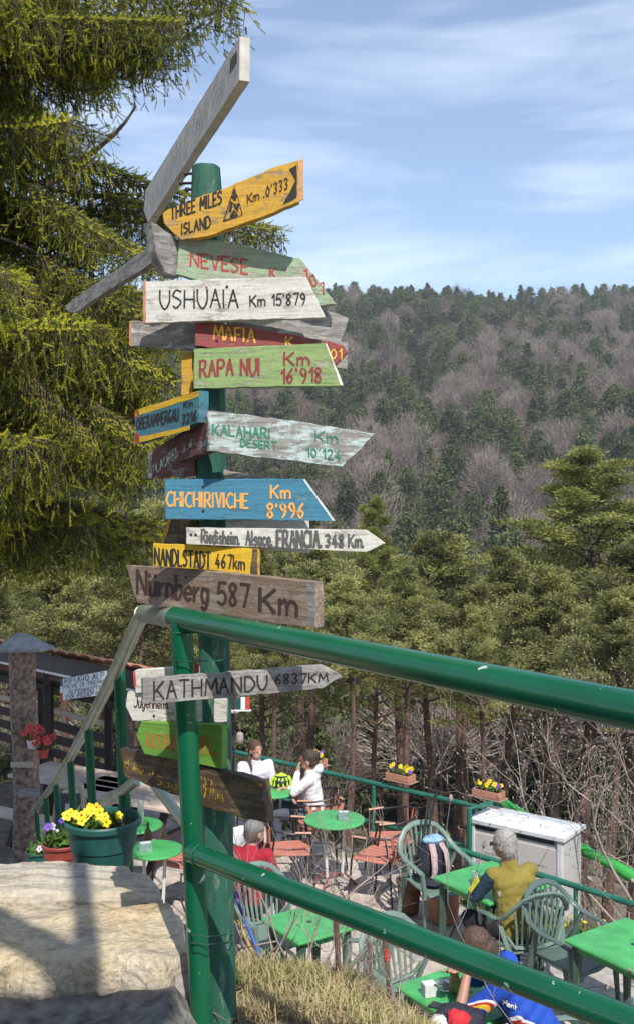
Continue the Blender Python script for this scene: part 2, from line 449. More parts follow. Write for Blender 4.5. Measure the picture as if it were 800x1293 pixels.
# upper landing (rough concrete) and stairs down to the terrace
M_conc = simple('rough_concrete', (.15, .14, .125), .95, .6, 26, 1.0, detail=9, dist=.03)
xs = [x*.045-2.6 for x in range(64)]; ys = [1.0+.045*j for j in range(36)]
def landing(x, y):
    n = mnoise.noise(Vector((x*7, y*7, 2)))*.022+mnoise.noise(Vector((x*22, y*22, 2)))*.010+mnoise.noise(Vector((x*2, y*2, 9)))*.03
    z = 2.635+n+(.065*min(1, max(0, (y-2.05)/.2)) if x < -.34 else .065*max(0, 1-(x+.34)/.05)*min(1, max(0, (y-2.05)/.2)))
    if x > -.33: z -= min(.2, (x+.33)*.30)
    if y > 2.45: z -= (y-2.45)*1.2
    return z
v, f = grid_mesh(xs, ys, landing); me = np_mesh('landing', v, f); me.polygons.foreach_set('use_smooth', [True]*len(me.polygons))
tag(link('upper_landing', me, M_conc), kind='structure')
M_step = simple('step_stone', (.26, .245, .22), .9, .3, 10, .5, dist=.01)
mb_st = thing('stone_staircase', 'stone steps going down beside the green handrail behind the flower pots', 'stairs', (-1.6, 3.4, 0))
for k in range(16):
    y0 = 3.45+k*.42; z0 = 2.42-.155*k
    xr = -.62-(y0-3.4)*.337
    m = MB((-1.6, 3.4, 0)); m.box((xr-.75, y0+.2, z0-.06), (1.4, .45, .14), bev=.015); m.build('step', M_step, mb_st)

# ------------------------------------------------------------------ hillside trees
def blades(n, cfun, size, tri=True, up=0.0):
    """n small random triangles at positions cfun(n)"""
    c = cfun(n); a = rng.normal(size=(n, 3)); a[:, 2] += up; a /= np.linalg.norm(a, axis=1)[:, None]
    b = rng.normal(size=(n, 3)); b -= a*np.sum(a*b, 1)[:, None]; b /= np.linalg.norm(b, axis=1)[:, None]
    L_, W_ = size; l = L_*rng.uniform(.6, 1.3, (n, 1)); w = W_*rng.uniform(.7, 1.3, (n, 1))
    v = np.stack([c-b*w, c+b*w, c+a*l], 1).reshape(-1, 3)
    return v, np.arange(3*n).reshape(n, 3)
def merge(parts):
    vs = []; fs = []; mi = []; b = 0
    for v, f, m in parts:
        vs.append(v); fs.append(f+b); mi.append(np.full(len(f), m)); b += len(v)
    return np.concatenate(vs), np.concatenate(fs), np.concatenate(mi)
def np_tube(pts, rad, n=4):
    """triangulated tube"""
    pts = np.array(pts, float); m = len(pts); rad = np.broadcast_to(np.array(rad, float), (m,))
    t = np.gradient(pts, axis=0); t /= (np.linalg.norm(t, axis=1)[:, None]+1e-9)
    ref = np.array([0, 0, 1.]) if abs(t[0, 2]) < .9 else np.array([1., 0, 0])
    x = np.cross(t, ref); x /= (np.linalg.norm(x, axis=1)[:, None]+1e-9); y = np.cross(t, x)
    a = np.arange(n)*2*np.pi/n
    v = pts[:, None, :]+rad[:, None, None]*(x[:, None, :]*np.cos(a)[None, :, None]+y[:, None, :]*np.sin(a)[None, :, None])
    f = []
    for i in range(m-1):
        for j in range(n):
            k = (j+1) % n; p, q, r_, s = i*n+j, i*n+k, (i+1)*n+k, (i+1)*n+j
            f += [(p, q, r_), (p, r_, s)]
    return v.reshape(-1, 3), np.array(f)
M_bark = simple('pine_bark', (.16, .085, .055), .95, .45, 5, .8, dist=.03)
M_barkgrey = simple('grey_bark', (.20, .165, .145), .95, .3, 5, .5)
M_hpine = leafmat('far_pine_needles', (.045, .062, .022), (.105, .122, .042), (.17, .175, .06), scale=.35, trans=.1, perobj=.35)
M_hbare = leafmat('far_bare_twigs', (.16, .128, .105), (.27, .22, .185), (.38, .325, .275), scale=.3, trans=.1, perobj=.3, rough=.9)
def far_conifer(seed, H, broad):
    r = np.random.default_rng(seed); parts = []
    parts.append(np_tube([(0, 0, -1), (0, 0, H*.55), (0.1, 0, H)], [.2, .13, .03])+(0,))
    n = 95
    for k in range(n):
        t = .14+.85*(k+r.uniform(0, 1))/n
        rad = H*.27*max(0, math.sin(math.pi*min(1, .22+t*.80)))**.65+.1 if broad else (1-t)**.75*H*.19+.15
        a = r.uniform(0, 2*np.pi); q = r.uniform(.15, 1)*rad
        c = np.array([np.cos(a)*q, np.sin(a)*q, H*t]); s = (.085*H if broad else .16+.125*H*(1-t)**.8)*r.uniform(.6, 1.2)
        m = 44
        p = r.normal(size=(m, 3))*np.array([s*.62, s*.62, s*.30])
        v, f = blades(m, lambda n_: c+p, (.40, .13), up=.7)
        parts.append((v, f, 1))
    v, f, mi = merge(parts); me = np_mesh('far_conifer', v, f, mi); me.materials.append(M_bark); me.materials.append(M_hpine); return me
def far_bare(seed, H):
    r = np.random.default_rng(seed); parts = [np_tube([(0, 0, -1), (0, 0, H*.45), (.2, 0, H*.8)], [.2, .13, .05])+(0,)]
    W = H*.34; n = 1500
    # fans of thin twigs reaching up and outward to a rounded crown
    d = r.normal(size=(n, 3)); d[:, 2] = np.abs(d[:, 2])*.9+.15; d /= np.linalg.norm(d, axis=1)[:, None]
    q = r.uniform(.35, 1, (n, 1))**.6*(1+.16*np.sin(d[:, :1]*6+seed)*np.cos(d[:, 1:2]*5))
    c = np.array([0, 0, H*.42])+d*q*np.array([W, W, H*.52])
    a = d*np.array([1, 1, 1.6])+r.normal(size=(n, 3))*.35; a /= np.linalg.norm(a, axis=1)[:, None]
    b = r.normal(size=(n, 3)); b -= a*np.sum(a*b, 1)[:, None]; b /= np.linalg.norm(b, axis=1)[:, None]
    l = r.uniform(.5, 1.5, (n, 1)); w = .035
    v = np.stack([c-b*w, c+b*w, c+a*l], 1).reshape(-1, 3); parts.append((v, np.arange(3*n).reshape(n, 3), 0))
    for k in range(14):
        dd = d[k*9]; e = np.array([0, 0, H*.42])+dd*np.array([W, W, H*.5])*.85
        parts.append(np_tube([(0, 0, H*.3+k*.012*H), e*.5+np.array([0, 0, H*.25]), e], [.08, .05, .02], 3)+(0,))
    v, f, mi = merge(parts); me = np_mesh('far_bare_tree', v, f, mi); me.materials.append(M_hbare); return me
conif = [far_conifer(11, 12, False), far_conifer(12, 10, True), far_conifer(13, 11, True), far_conifer(14, 9, True)]
bares = [far_bare(21, 11), far_bare(22, 9), far_bare(23, 12), far_bare(24, 10)]
def hill_points():
    r = random.Random(5); pts = []
    y = 62.0
    while y < 640:
        s = 5.6+y*.0030
        x = -.36*y-25
        while x < .38*y+25:
            px, py = x+r.uniform(-.5, .5)*s, y+r.uniform(-.5, .5)*s
            if r.random() < .93: pts.append((px, py))
            x += s
        y += s*1.0
    out = []
    for x, y in pts:
        n = mnoise.noise(Vector((x/30, y/30, 7)))+.75*mnoise.noise(Vector((x/12, y/12, 2)))
        right = max(0, min(1, (x/y-.08)/.25)) if y < 480 else 0
        low = 1 if y < 130 else 0
        bare = n+.35*r.uniform(-1, 1) > .26-.30*right+.02*low+(.25 if y > 540 else 0)
        z = height(x, y)-.3
        out.append((y, x, z, bare, r.uniform(.8, 1.65), r.uniform(0, 6.28), r.randrange(4)))
    out.sort(); return out
hp = hill_points()
firsts = {}
def seen(y, x, z): # inside the picture and above its lower half
    px = CX+x/y*F; py = CY-(z+9-EYE)/y*F
    return -30 < px < 830 and py < 1200
rest = []
cn = [0, 0]
for (y, x, z, bare, s, a, k) in hp:
    lst = bares if bare else conif
    if seen(y, x, z) and cn[bare] < 290:
        cn[bare] += 1
        o = bpy.data.objects.new('bare_tree' if bare else 'hillside_pine', lst[k]); COL.objects.link(o)
        o.location = (x, y, z); o.rotation_euler = (0, 0, a); o.scale = (s, s, s*random.uniform(.9, 1.1))
        if bare: tag(o, 'leafless grey-brown tree on the wooded hillside across the valley', 'tree', 'bare trees on the hillside')
        else: tag(o, 'dark green conifer on the wooded hillside across the valley', 'tree', 'conifers on the hillside')
        firsts.setdefault((bool(bare), k), o)
    else: rest.append((y, x, z, bare, s, a, k))
def scatter_obj(name, pts, table, label):
    me = bpy.data.meshes.new(name); me.from_pydata([(p[1], p[0], p[2]) for p in pts], [], [])
    for nm, ty, vals in (('scl', 'FLOAT', [p[4] for p in pts]), ('rotz', 'FLOAT', [p[5] for p in pts]), ('knd', 'INT', [p[6] for p in pts])):
        at = me.attributes.new(nm, ty, 'POINT'); at.data.foreach_set('value', vals)
    o = link(name, me); tag(o, label, 'forest', kind='stuff')
    g = bpy.data.node_groups.new(name, 'GeometryNodeTree')
    g.interface.new_socket('Geometry', in_out='INPUT', socket_type='NodeSocketGeometry'); g.interface.new_socket('Geometry', in_out='OUTPUT', socket_type='NodeSocketGeometry')
    N = g.nodes; L = g.links; gi = N.new('NodeGroupInput'); go = N.new('NodeGroupOutput'); jn = N.new('GeometryNodeJoinGeometry')
    def attr(nm, ty):
        n = N.new('GeometryNodeInputNamedAttribute'); n.data_type = ty; n.inputs[0].default_value = nm; return n.outputs[0]
    for k, src in table.items():
        oi = N.new('GeometryNodeObjectInfo'); oi.inputs[0].default_value = src; oi.transform_space = 'ORIGINAL'
        cmp_ = N.new('FunctionNodeCompare'); cmp_.data_type = 'INT'; cmp_.operation = 'EQUAL'; cmp_.inputs[3].default_value = k
        L.new(attr('knd', 'INT'), cmp_.inputs[2])
        ip = N.new('GeometryNodeInstanceOnPoints'); cx = N.new('ShaderNodeCombineXYZ'); L.new(attr('rotz', 'FLOAT'), cx.inputs[2])
        L.new(gi.outputs[0], ip.inputs['Points']); L.new(cmp_.outputs[0], ip.inputs['Selection']); L.new(oi.outputs['Geometry'], ip.inputs['Instance'])
        L.new(cx.outputs[0], ip.inputs['Rotation']); L.new(attr('scl', 'FLOAT'), ip.inputs['Scale']); L.new(ip.outputs[0], jn.inputs[0])
    L.new(jn.outputs[0], go.inputs[0])
    md = o.modifiers.new('scatter', 'NODES'); md.node_group = g; return o
scatter_obj('conifer_forest', [p for p in rest if not p[3]], {k: firsts[(False, k)] for k in range(4)}, 'dark conifers covering the upper slope of the hill up to its ridge')
scatter_obj('leafless_forest', [p for p in rest if p[3]], {k: firsts[(True, k)] for k in range(4)}, 'grey-brown leafless wood between the conifers on the upper slope')

# ------------------------------------------------------------------ pines below the terrace
M_pine = leafmat('pine_needles', (.095, .105, .040), (.27, .265, .095), (.44, .42, .16), scale=.7, trans=.3, perobj=.38)
M_redbark = simple('red_pine_bark', (.105, .062, .045), .95, .4, 6, .9, dist=.02)
def pine_mesh(seed, H, base, W, lean=0.3, ntuft=46):
    r = np.random.default_rng(seed); wood = []; leaf = []
    tr = [np.array([lean*np.sin(3*t)*t+.12*np.sin(7*t+seed), .25*np.sin(4*t+seed)*t, H*t]) for t in np.linspace(0, 1, 9)]
    wood.append(np_tube([tr[0]+np.array([0, 0, -1.5])]+tr, [.19]+[.17*(1-t)**.8+.015 for t in np.linspace(0, 1, 9)], 8)+(0,))
    nb = int(34+H)
    clumps = []
    for i in range(nb):
        t = base+(1-base)*(i+.5)/nb; z = t*H; ti = t*8; k = int(min(7, ti)); o = tr[k]+(tr[k+1]-tr[k])*(ti-k)
        u = (t-base)/(1-base)
        ln = W*(.45+.75*np.sin(np.pi*min(1, .25+u*.9))**.8)*(1-.55*u)*r.uniform(.6, 1.15)
        a = i*2.4+r.uniform(-.5, .5); d = np.array([np.cos(a), np.sin(a), r.uniform(.05, .45)+.4*u])
        pts = [o+d*ln*s+np.array([0, 0, .18*ln*s*s])+r.normal(size=3)*.03 for s in np.linspace(0, 1, 5)]
        wood.append(np_tube(pts, [.045*(1-u*.5), .035, .025, .018, .008], 4)+(0,))
        for s in (.45, .62, .78, .9, 1.0):
            for q in range(3):
                off = r.normal(size=3)*np.array([.34, .34, .26])*ln*.42*(1.1-s*.3)
                clumps.append((pts[0]+(pts[4]-pts[0])*s+off+np.array([0, 0, .08]), r.uniform(.13, .30)))
    for i in range(14):   # dead lower branches
        z = H*(base*.35+base*.65*i/14); a = r.uniform(0, 6.28); ln = r.uniform(.5, 1.5)
        o = tr[0]+(tr[8]-tr[0])*z/H; k = int(z/H*8); o = tr[k]
        o = np.array([o[0], o[1], z]); e = o+np.array([np.cos(a)*ln, np.sin(a)*ln, r.uniform(-.3, .3)])
        m_ = (o+e)/2+r.normal(size=3)*.12
        wood.append(np_tube([o, m_, e], [.022, .014, .005], 3)+(0,))
        for q in range(3):
            s = m_+(e-m_)*r.uniform(); wood.append(np_tube([s, s+r.normal(size=3)*.3], [.008, .003], 3)+(0,))
    for c, s in clumps:
        n = ntuft; p = r.normal(size=(n, 3)); p /= np.linalg.norm(p, axis=1)[:, None]; p = p*(r.uniform(.3, 1, (n, 1)))*np.array([s*1.25, s*1.25, s*.62])
        dirv = p/np.linalg.norm(p, axis=1)[:, None]+np.array([0, 0, .55])+r.normal(size=(n, 3))*.4
        dirv /= np.linalg.norm(dirv, axis=1)[:, None]
        b = r.normal(size=(n, 3)); b -= dirv*np.sum(dirv*b, 1)[:, None]; b /= np.linalg.norm(b, axis=1)[:, None]
        l = r.uniform(.07, .14, (n, 1)); w = .021
        v = np.stack([c+p-b*w, c+p+b*w, c+p+dirv*l], 1).reshape(-1, 3); leaf.append((v, np.arange(3*n).reshape(n, 3), 0))
    wv, wf, _ = merge(wood); lv, lf, _ = merge(leaf)
    mw = np_mesh('pine_trunk', wv, wf); mw.materials.append(M_redbark); ml = np_mesh('pine_crown', lv, lf); ml.materials.append(M_pine)
    return mw, ml
PV = [pine_mesh(1, 14, .50, 2.9, ntuft=60), pine_mesh(2, 13, .62, 1.9), pine_mesh(3, 14, .56, 2.3), pine_mesh(4, 12, .66, 1.7)]
PH = [14, 13, 14, 12]
M_pineb = leafmat('bright_pine_needles', (.13, .15, .045), (.34, .34, .10), (.52, .50, .17), scale=.7, trans=.35, perobj=.1)  # brighter, yellower needle colour for two single pines
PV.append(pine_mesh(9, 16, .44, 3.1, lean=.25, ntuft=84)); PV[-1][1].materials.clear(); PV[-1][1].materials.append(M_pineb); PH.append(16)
def pine(px, top, Y, k, rot, label, wide=1.0):
    x = (px-CX)/F*Y; zt = EYE-(top-CY)/F*Y; zb = height(x, Y)-.1; H = zt-zb; s = H/PH[k]
    t = thing('pine_tree', label, 'tree', (x, Y, zb), rot, 'pines growing below the terrace'); t.scale = (s*wide, s*wide, s)
    a = link('trunk', PV[k][0], None, t); b = link('crown', PV[k][1], None, t); b['kind'] = 'stuff'
PL = {(635, 708): 'pine filling the gap left of the broadest bright green pine', (590, 752): 'pine whose trunk rises behind the planter on the fence corner', (392, 690): 'pine right behind the tip of the grey KATHMANDU board',
      (330, 705): 'pine behind the wide Nürnberg board', (30, 655): 'leftmost tall pine above the log post', (240, 690): 'pine hidden behind the signpost at the height of the CHICHIRIVICHE board', (800, 700): 'pine cut by the right edge beside the broadest one',
      (700, 730): 'shorter pine in front of the broadest bright green pine', (510, 730): 'short pine directly above the chair with the backpack', (70, 700): 'shorter pine above the shelter roof between log post and handrail', (170, 705): 'pine just left of the Nürnberg board',
      (440, 740): 'short pine with a thick trunk behind the person in the white hoodie', (770, 760): 'short pine above the wrapped rail at the right', (345, 760): 'short pine behind the woman with the braid', (610, 780): 'shortest pine behind the storage box', (270, 770): 'small pine behind the foot of the signpost'}
GEN = 'tall pine with reddish trunk in the wood just below the terrace'
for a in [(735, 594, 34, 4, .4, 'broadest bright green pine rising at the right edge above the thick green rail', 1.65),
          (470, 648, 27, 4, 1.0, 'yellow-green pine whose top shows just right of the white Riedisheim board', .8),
          (128, 640, 33, 2, 2.0, 'olive pine showing below the spruce to the left of the signpost', 1.25),
          (545, 684, 33, 2, 2.9, 'pine with its top in the gap between the yellow-green pine and the broadest one', 1.1)]: pine(*a)
for px, top, Y, k, rot, w in [(635, 708, 31, 1, .3, 1.2), (590, 752, 26, 3, 4.0, 1.0), (392, 690, 24, 3, 5.0, 1.2), (330, 705, 28, 0, 5.5, 1.0), (30, 655, 30, 0, 1.2, 1.1),
         (240, 690, 31, 2, .9, 1.2), (800, 700, 27, 1, 3.3, 1.3), (700, 730, 24, 3, 2.2, 1.2), (510, 730, 23, 1, 1.7, 1.1), (70, 700, 24, 3, 2.7, 1.3), (170, 705, 25, 1, .1, 1.2),
         (440, 740, 20.5, 3, .8, 1.0), (850, 640, 33, 2, 1.1, 1.2), (-60, 660, 27, 2, 3.1, 1.2), (-10, 720, 20, 1, 4.1, 1.2), (770, 760, 20.5, 3, 5.1, 1.2), (345, 760, 20, 1, 2.1, 1.0),
         (575, 690, 45, 3, 1.1, 1.1), (380, 672, 48, 1, 2.6, 1.3), (280, 655, 44, 0, 3.6, 1.1), (90, 650, 46, 2, 4.6, 1.2), (700, 690, 44, 1, 5.6, 1.2), (205, 650, 50, 3, .6, 1.3),
         (505, 715, 42, 3, 1.6, 1.3), (-20, 640, 50, 0, 3.2, 1.2), (840, 680, 50, 3, 3.0, 1.4), (610, 780, 18.5, 3, 1.5, .9), (270, 770, 19, 3, 1.0, 1.0), (905, 700, 24, 0, 1.0, 1.0)]:
    pine(px, top, Y, k, rot, PL.get((px, top), GEN), w)
# leafless undergrowth between the trunks
M_twig = simple('dry_twigs', (.13, .095, .075), .9, .3, 9, .2)
M_paletwig = simple('pale_twigs', (.33, .27, .225), .85, .25, 12, .4)
def branching(seed, H, spread, r0, depth, kids, knob=0.0, jit=.35, upb=.25, seg=4, taper=.62):
    r = np.random.default_rng(seed); parts = []
    def grow(p, d, ln, rad, dep):
        pts = [p]; q = p.copy(); dd = d.copy()
        for i in range(seg):
            dd = dd+r.normal(size=3)*jit*.45+np.array([0, 0, upb*.25]); dd /= np.linalg.norm(dd); q = q+dd*ln/seg; pts.append(q.copy())
        end = rad*taper if dep else rad*.55
        parts.append(np_tube(pts, np.linspace(rad, end, seg+1), 5 if dep > 1 else 3)+(0,))
        if dep == 0:
            if knob: parts.append(np_tube([q-dd*knob, q+dd*knob*.3, q+dd*knob*1.4], [rad*.6, knob*.8, knob*.3], 4)+(0,))
            return
        for k in range(kids):
            s = r.uniform(.35, 1) if k else 1.0; pi = min(seg, int(s*seg)); o = pts[pi]
            nd = dd+r.normal(size=3)*spread; nd[2] += upb; nd /= np.linalg.norm(nd)
            grow(o, nd, ln*r.uniform(.55, .85), max(end*(1 if s > .8 else .85)*.85, .0015), dep-1)
    for k in range(3):
        d = np.array([r.normal()*.5, r.normal()*.5, 1.0]); d /= np.linalg.norm(d); grow(np.array([r.normal()*.05, r.normal()*.05, -.1]), d, H*.42, r0, depth)
    v, f, _ = merge(parts); return np_mesh('branches', v, f)
SH = [branching(s, 3.0, .75, .035, 4, 4, upb=.1) for s in (31, 32, 33)]
for m in SH: m.materials.append(M_twig)
rr = random.Random(9)
for i in range(26):
    Y = rr.uniform(13.5, 30); px = rr.uniform(-60, 870); x = (px-CX)/F*Y
    if edge_dist(x, Y) < 1.0: continue
    o = link('bare_bush', SH[i % 3]); s = rr.uniform(.3, .6); o.location = (x, Y, height(x, Y)); o.rotation_euler = (0, 0, rr.uniform(0, 6.3)); o.scale = (s, s, s)
    tag(o, 'leafless brown bush in the undergrowth between the pine trunks', 'bush', 'bare bushes below the terrace')

# ------------------------------------------------------------------ signpost
W_GREY = (.33, .30, .27)
def bm_(n, c, **k): return boardmat(n, c, **k)
M_white = bm_('white_paint_board', (.62, .60, .54), wood=(.42, .38, .33), wear=.30, crack=.6)
M_whiteb = bm_('worn_white_board', (.60, .60, .57), wood=(.30, .27, .24), wear=.62)
M_grey = bm_('bare_grey_board', (.34, .33, .31), wood=(.24, .215, .20), wear=.5)
M_yellow = bm_('yellow_board', (.60, .335, .035), wood=(.36, .25, .15), wear=.30)
M_yellow2 = bm_('bright_yellow_board', (.68, .42, .02), wood=(.30, .20, .08), wear=.22)
M_pgreen = bm_('pale_green_board', (.30, .40, .25), wood=(.36, .34, .27), wear=.45)
M_green2 = bm_('leaf_green_board', (.25, .36, .13), wood=(.34, .35, .24), wear=.33)
M_red = bm_('dull_red_board', (.29, .060, .058), wood=(.22, .10, .09), wear=.35)
M_brownred = bm_('brown_red_board', (.145, .045, .038), wood=(.30, .26, .24), wear=.34)
M_blue = bm_('blue_board', (.050, .205, .315), wood=(.10, .22, .28), wear=.26)
M_blue2 = bm_('teal_blue_board', (.055, .19, .24), wood=(.12, .20, .22), wear=.3)
M_kal = bm_('pale_blue_white_board', (.46, .54, .52), wood=(.27, .255, .23), wear=.50)
M_nur = bm_('varnish_brown_board', (.24, .165, .115), wood=(.31, .24, .185), wear=.5, crack=.8)
M_lime = bm_('lime_green_board', (.145, .31, .045), wood=(.15, .29, .06), wear=.15, crack=.3)
M_log = bm_('rotten_brown_board', (.075, .048, .028), wood=(.16, .115, .06), wear=.45)
M_bevel = simple('pale_cut_edge', (.62, .62, .56), .8, .2, 30, .2)
M_endorange = simple('orange_edge', (.52, .22, .12), .8, .3, 30, .2)
M_endred = simple('red_edge', (.45, .06, .04), .8, .3, 30, .2)
M_post = bm_('green_painted_post', (.018, .105, .070), wood=(.12, .20, .145), wear=.32, ax='Z')
def ink(n, c, w=.25): return lettermat(n, c, w)
I_black = ink('black_ink', (.02, .018, .017), .12); I_red = ink('red_ink', (.36, .045, .035), .2); I_maroon = ink('maroon_ink', (.24, .035, .03), .15)
I_orange = ink('orange_ink', (.75, .36, .08), .2); I_yellow = ink('yellow_ink', (.72, .42, .04), .3); I_green = ink('green_ink', (.03, .19, .11), .15); I_grey = ink('grey_ink', (.09, .09, .085), .15)
I_carve = ink('carved_brown', (.055, .028, .02), .1); I_white = ink('white_ink', (.62, .60, .55), .45); I_rust = ink('rust_ink', (.42, .17, .03), .35); I_ochre = ink('ochre_ink', (.48, .30, .03), .6)
PX, PY_ = P(262, 0, 2.52).x, 2.52
sp_root = thing('signpost', 'green wooden signpost crowded with hand-painted distance boards beside the railing corner', 'signpost', (PX, PY_, 2.55))
root_loc = Vector((PX, PY_, 2.55))
M_nail = simple('rusty_nail', (.06, .04, .035), .6, .3, 40, 0, metal=.6)
def sign(poly, xl, Yl, xr, Yr, th, mat, label, texts=(), nails=(), strips=(), parent=None, ploc=None, rough=.5, name='sign_board', polys=()):
    parent = parent or sp_root; ploc = ploc or root_loc
    pl = Plane(xl, Yl, xr, Yr)
    rp = rough_poly(poly, 8, rough)
    pts = [pl.un(x, y) for x, y in rp]
    c = sum(pts, Vector())/len(pts); X = pl.d; Z = Vector((0, 0, 1)); Yx = Z.cross(X)
    M = Matrix((X, Yx, Z)).transposed(); Mi = M.inverted()
    def loc(p): return Mi @ (p-c)
    m = MB(); m.prism([loc(p) for p in pts], loc(c-pl.n*th), .0022)
    o = m.build(name, mat, parent); o.location = c-ploc; o.rotation_euler = M.to_euler()
    if label: o['label'] = label
    k = 0
    for strk, w, im in texts:
        mm = MB()
        for q_ in strk:
            k += 1; ribbon(mm, q_, w, lambda x, y, q: loc(pl.un(x, y, 0)+pl.n*(.0009+q*.00002)), k)
        mm.build('lettering', im, o)
    for poly2, im in strips:
        mm = MB(); q = [loc(pl.un(x, y)+pl.n*.0007) for x, y in rough_poly(poly2, 8, rough)]
        mm.prism(q, loc(c-pl.n*.0006), .0002); mm.build('painted_stripe', im, o)
    for x, y in nails:
        mm = MB(); p = pl.un(x, y)+pl.n*.0012; mm.ball((0, 0, 0), .0035, (1, .5, 1), 8); n_ = mm.build('nail', M_nail, o); n_.location = loc(p)
    return o
T = text_px
# post (slightly out of true, round-shouldered top)
def post_build():
    m = MB(root_loc); a = P(260.5, 212, 2.52); b = P(279, 1284, 2.52); n = 40; k = 14; vs = []; fs = []
    for i in range(n+1):
        t = i/n; c = a.lerp(b, t)
        for j in range(k):
            an = 2*math.pi*j/k; ca, sa = math.cos(an), math.sin(an)
            q = (abs(ca)**4+abs(sa)**4)**-.25 if i > 2 else 1
            r = .0385*(1+.05*mnoise.noise(Vector((ca*2, sa*2, t*14))))*min(q, 1.13)
            if i == 0: r *= .93
            vs.append(c+Vector((ca*r, sa*r, .004*mnoise.noise(Vector((ca*3, sa*3, 0))) if i == 0 else 0)))
    for i in range(n):
        for j in range(k): fs.append((i*k+j, i*k+(j+1) % k, (i+1)*k+(j+1) % k, (i+1)*k+j))
    fs.append(tuple(range(k))); m.add(vs, fs); m.build('post', M_post, sp_root, smooth=True)
post_build()
# top plank
sign([(184, 240), (303, 45.6), (302.3, 101), (187, 281), (181.5, 266)], 187, 3.40, 303, 2.295, .026, simple('white_box_plank', (.56, .53, .47), .75, .18, 25, .2),
     'long white plank pointing up to the left above all other boards', [(T('DUBBIES 980 km', 192, 262, 283, 112, 17, 27), 1.3, I_white), ([[(292+i*2.2, 92-i*3.6), (292.4+i*2.2, 74-i*3.0)] for i in range(4)], 1.0, I_black)], rough=.2)
m = MB(root_loc)
for y, x0 in ((219, 235), (231, 229), (239, 236)): m.tube([P(250, y, 2.50), P(x0, y+.5, 2.52)], .0035, 6); m.ball(P(x0, y+.5, 2.52), .0065, n=6)
m.build('bolt', M_nail, sp_root)
# three miles island with the warning triangle
tri = [[(283, 279), (297, 234), (306.5, 271.5), (283, 279)]]
hz_ = [[(291, 266), (293, 255), (297, 259)], [(301, 258), (300, 266), (297, 260)], [(292.5, 273.5), (296.5, 266), (300, 271.5), (292.5, 273.5)], [(296, 240), (297, 252)], [(294, 249), (299.5, 247)]]
sign([(205, 269), (219, 260.5), (291, 234.6), (348, 210), (375, 202), (376, 255), (340, 271), (262, 298.5), (228, 303), (207, 282)], 206, 2.45, 376, 2.385, .022, M_yellow,
     'yellow board reading THREE MILES ISLAND with a black warning triangle', [(T('THREE MILES', 216, 277, 280, 257, 15, 16), 2.0, I_black), (T('ISLAND', 230, 296, 266, 287, 13, 14), 1.8, I_black), (tri, 1.3, I_black), (hz_, 3.2, I_black),
      (T("Km .0'333", 313, 257, 364, 238, 11, 14), 1.4, I_carve)], strips=[([(374.5, 208), (374.5, 250), (357, 258.5), (373, 228), (365, 214)], I_black)], rough=.8)
sign([(376.3, 203), (383, 200), (383.5, 252), (376.3, 255)], 376, 2.388, 383.2, 2.40, .004, bm_('orange_cut_end', (.62, .33, .13), wear=.3), None, name='sawn_end', rough=.3)
# nevese
sign([(228, 296), (300, 308), (349, 319), (379, 326), (390, 340), (424, 384), (400, 387), (330, 375), (222, 346)], 225, 2.455, 424, 2.52, .022, M_pgreen,
     'pale green arrow board with red lettering NEVESE', [(T('NEVESE', 241, 336, 313, 346, 17, 18), 2.2, I_red), (T('K', 341, 349, 347, 350, 11), 2, I_red), (T('101', 384, 352, 408, 371, 14), 1.8, I_red)], rough=.9)
# grey boards at the upper left
sign([(83, 386), (92, 378), (196, 307), (200, 327), (93, 395), (84, 392)], 84, 3.35, 200, 2.62, .02, M_grey, 'thin bare grey board slanting down to the left over the spruce', rough=.8)
sign([(191, 280), (199, 283), (225, 303), (226, 351), (209, 344), (200, 326)], 191, 2.40, 226, 2.47, .03, M_grey, 'short bare grey board behind the yellow and pale green boards', rough=.8)
# ushuaia
sign([(181, 355), (386, 349), (410.5, 401), (181, 408)], 181, 2.43, 410, 2.39, .022, M_white, 'white arrow board reading USHUAIA Km 15\'879 in black',
     [(T('USHUAIA', 202.5, 389, 301, 388, 22.5), 1.9, I_black), (T("Km 15'879", 316, 387, 386, 384, 14), 1.6, I_black), ([[(261, 362.5), (261.4, 363)]], 2.5, I_red)], nails=[(287, 362)], strips=[([(181, 355.5), (184.5, 355.3), (184.5, 407.5), (181, 407.6)], M_endorange)], rough=.5)
# boards behind
sign([(164, 405), (250, 408), (250, 443), (164, 437)], 164, 2.56, 250, 2.49, .022, M_whiteb, 'blank grey-white board end left of the red MAFIA board', strips=[([(164, 405.3), (166.5, 405.5), (166.5, 437), (164, 436.7)], M_endorange)], rough=.8)
sign([(330, 412), (409, 391), (440, 402), (430, 432), (380, 428), (340, 424)], 330, 2.50, 440, 2.58, .02, M_grey, 'bare grey pointed board behind the tip of the USHUAIA board', rough=.9)
sign([(285, 404), (350, 414), (439, 432), (438, 466), (300, 452)], 285, 2.47, 438, 2.50, .018, M_whiteb, 'whitish board behind the red MAFIA board', rough=.8)
sign([(229, 444), (243, 444), (243, 500), (229, 500)], 229, 2.49, 243, 2.485, .03, M_yellow, 'upright yellow-brown batten behind the RAPA NUI board', rough=.7)
sign([(247, 404), (300, 411), (412, 430), (433, 436), (439, 445), (424, 461), (400, 458), (246, 436)], 247, 2.44, 439, 2.44, .02, M_red, 'dull red arrow board with yellow lettering MAFIA',
     [(T('MAFIA', 270, 428, 322, 433, 17), 2.1, I_yellow), (T('K', 361, 437, 369, 438, 12), 2.0, I_yellow), (T('01', 418, 453, 431, 454, 13), 1.5, I_yellow)], nails=[(274, 430)], rough=.6)
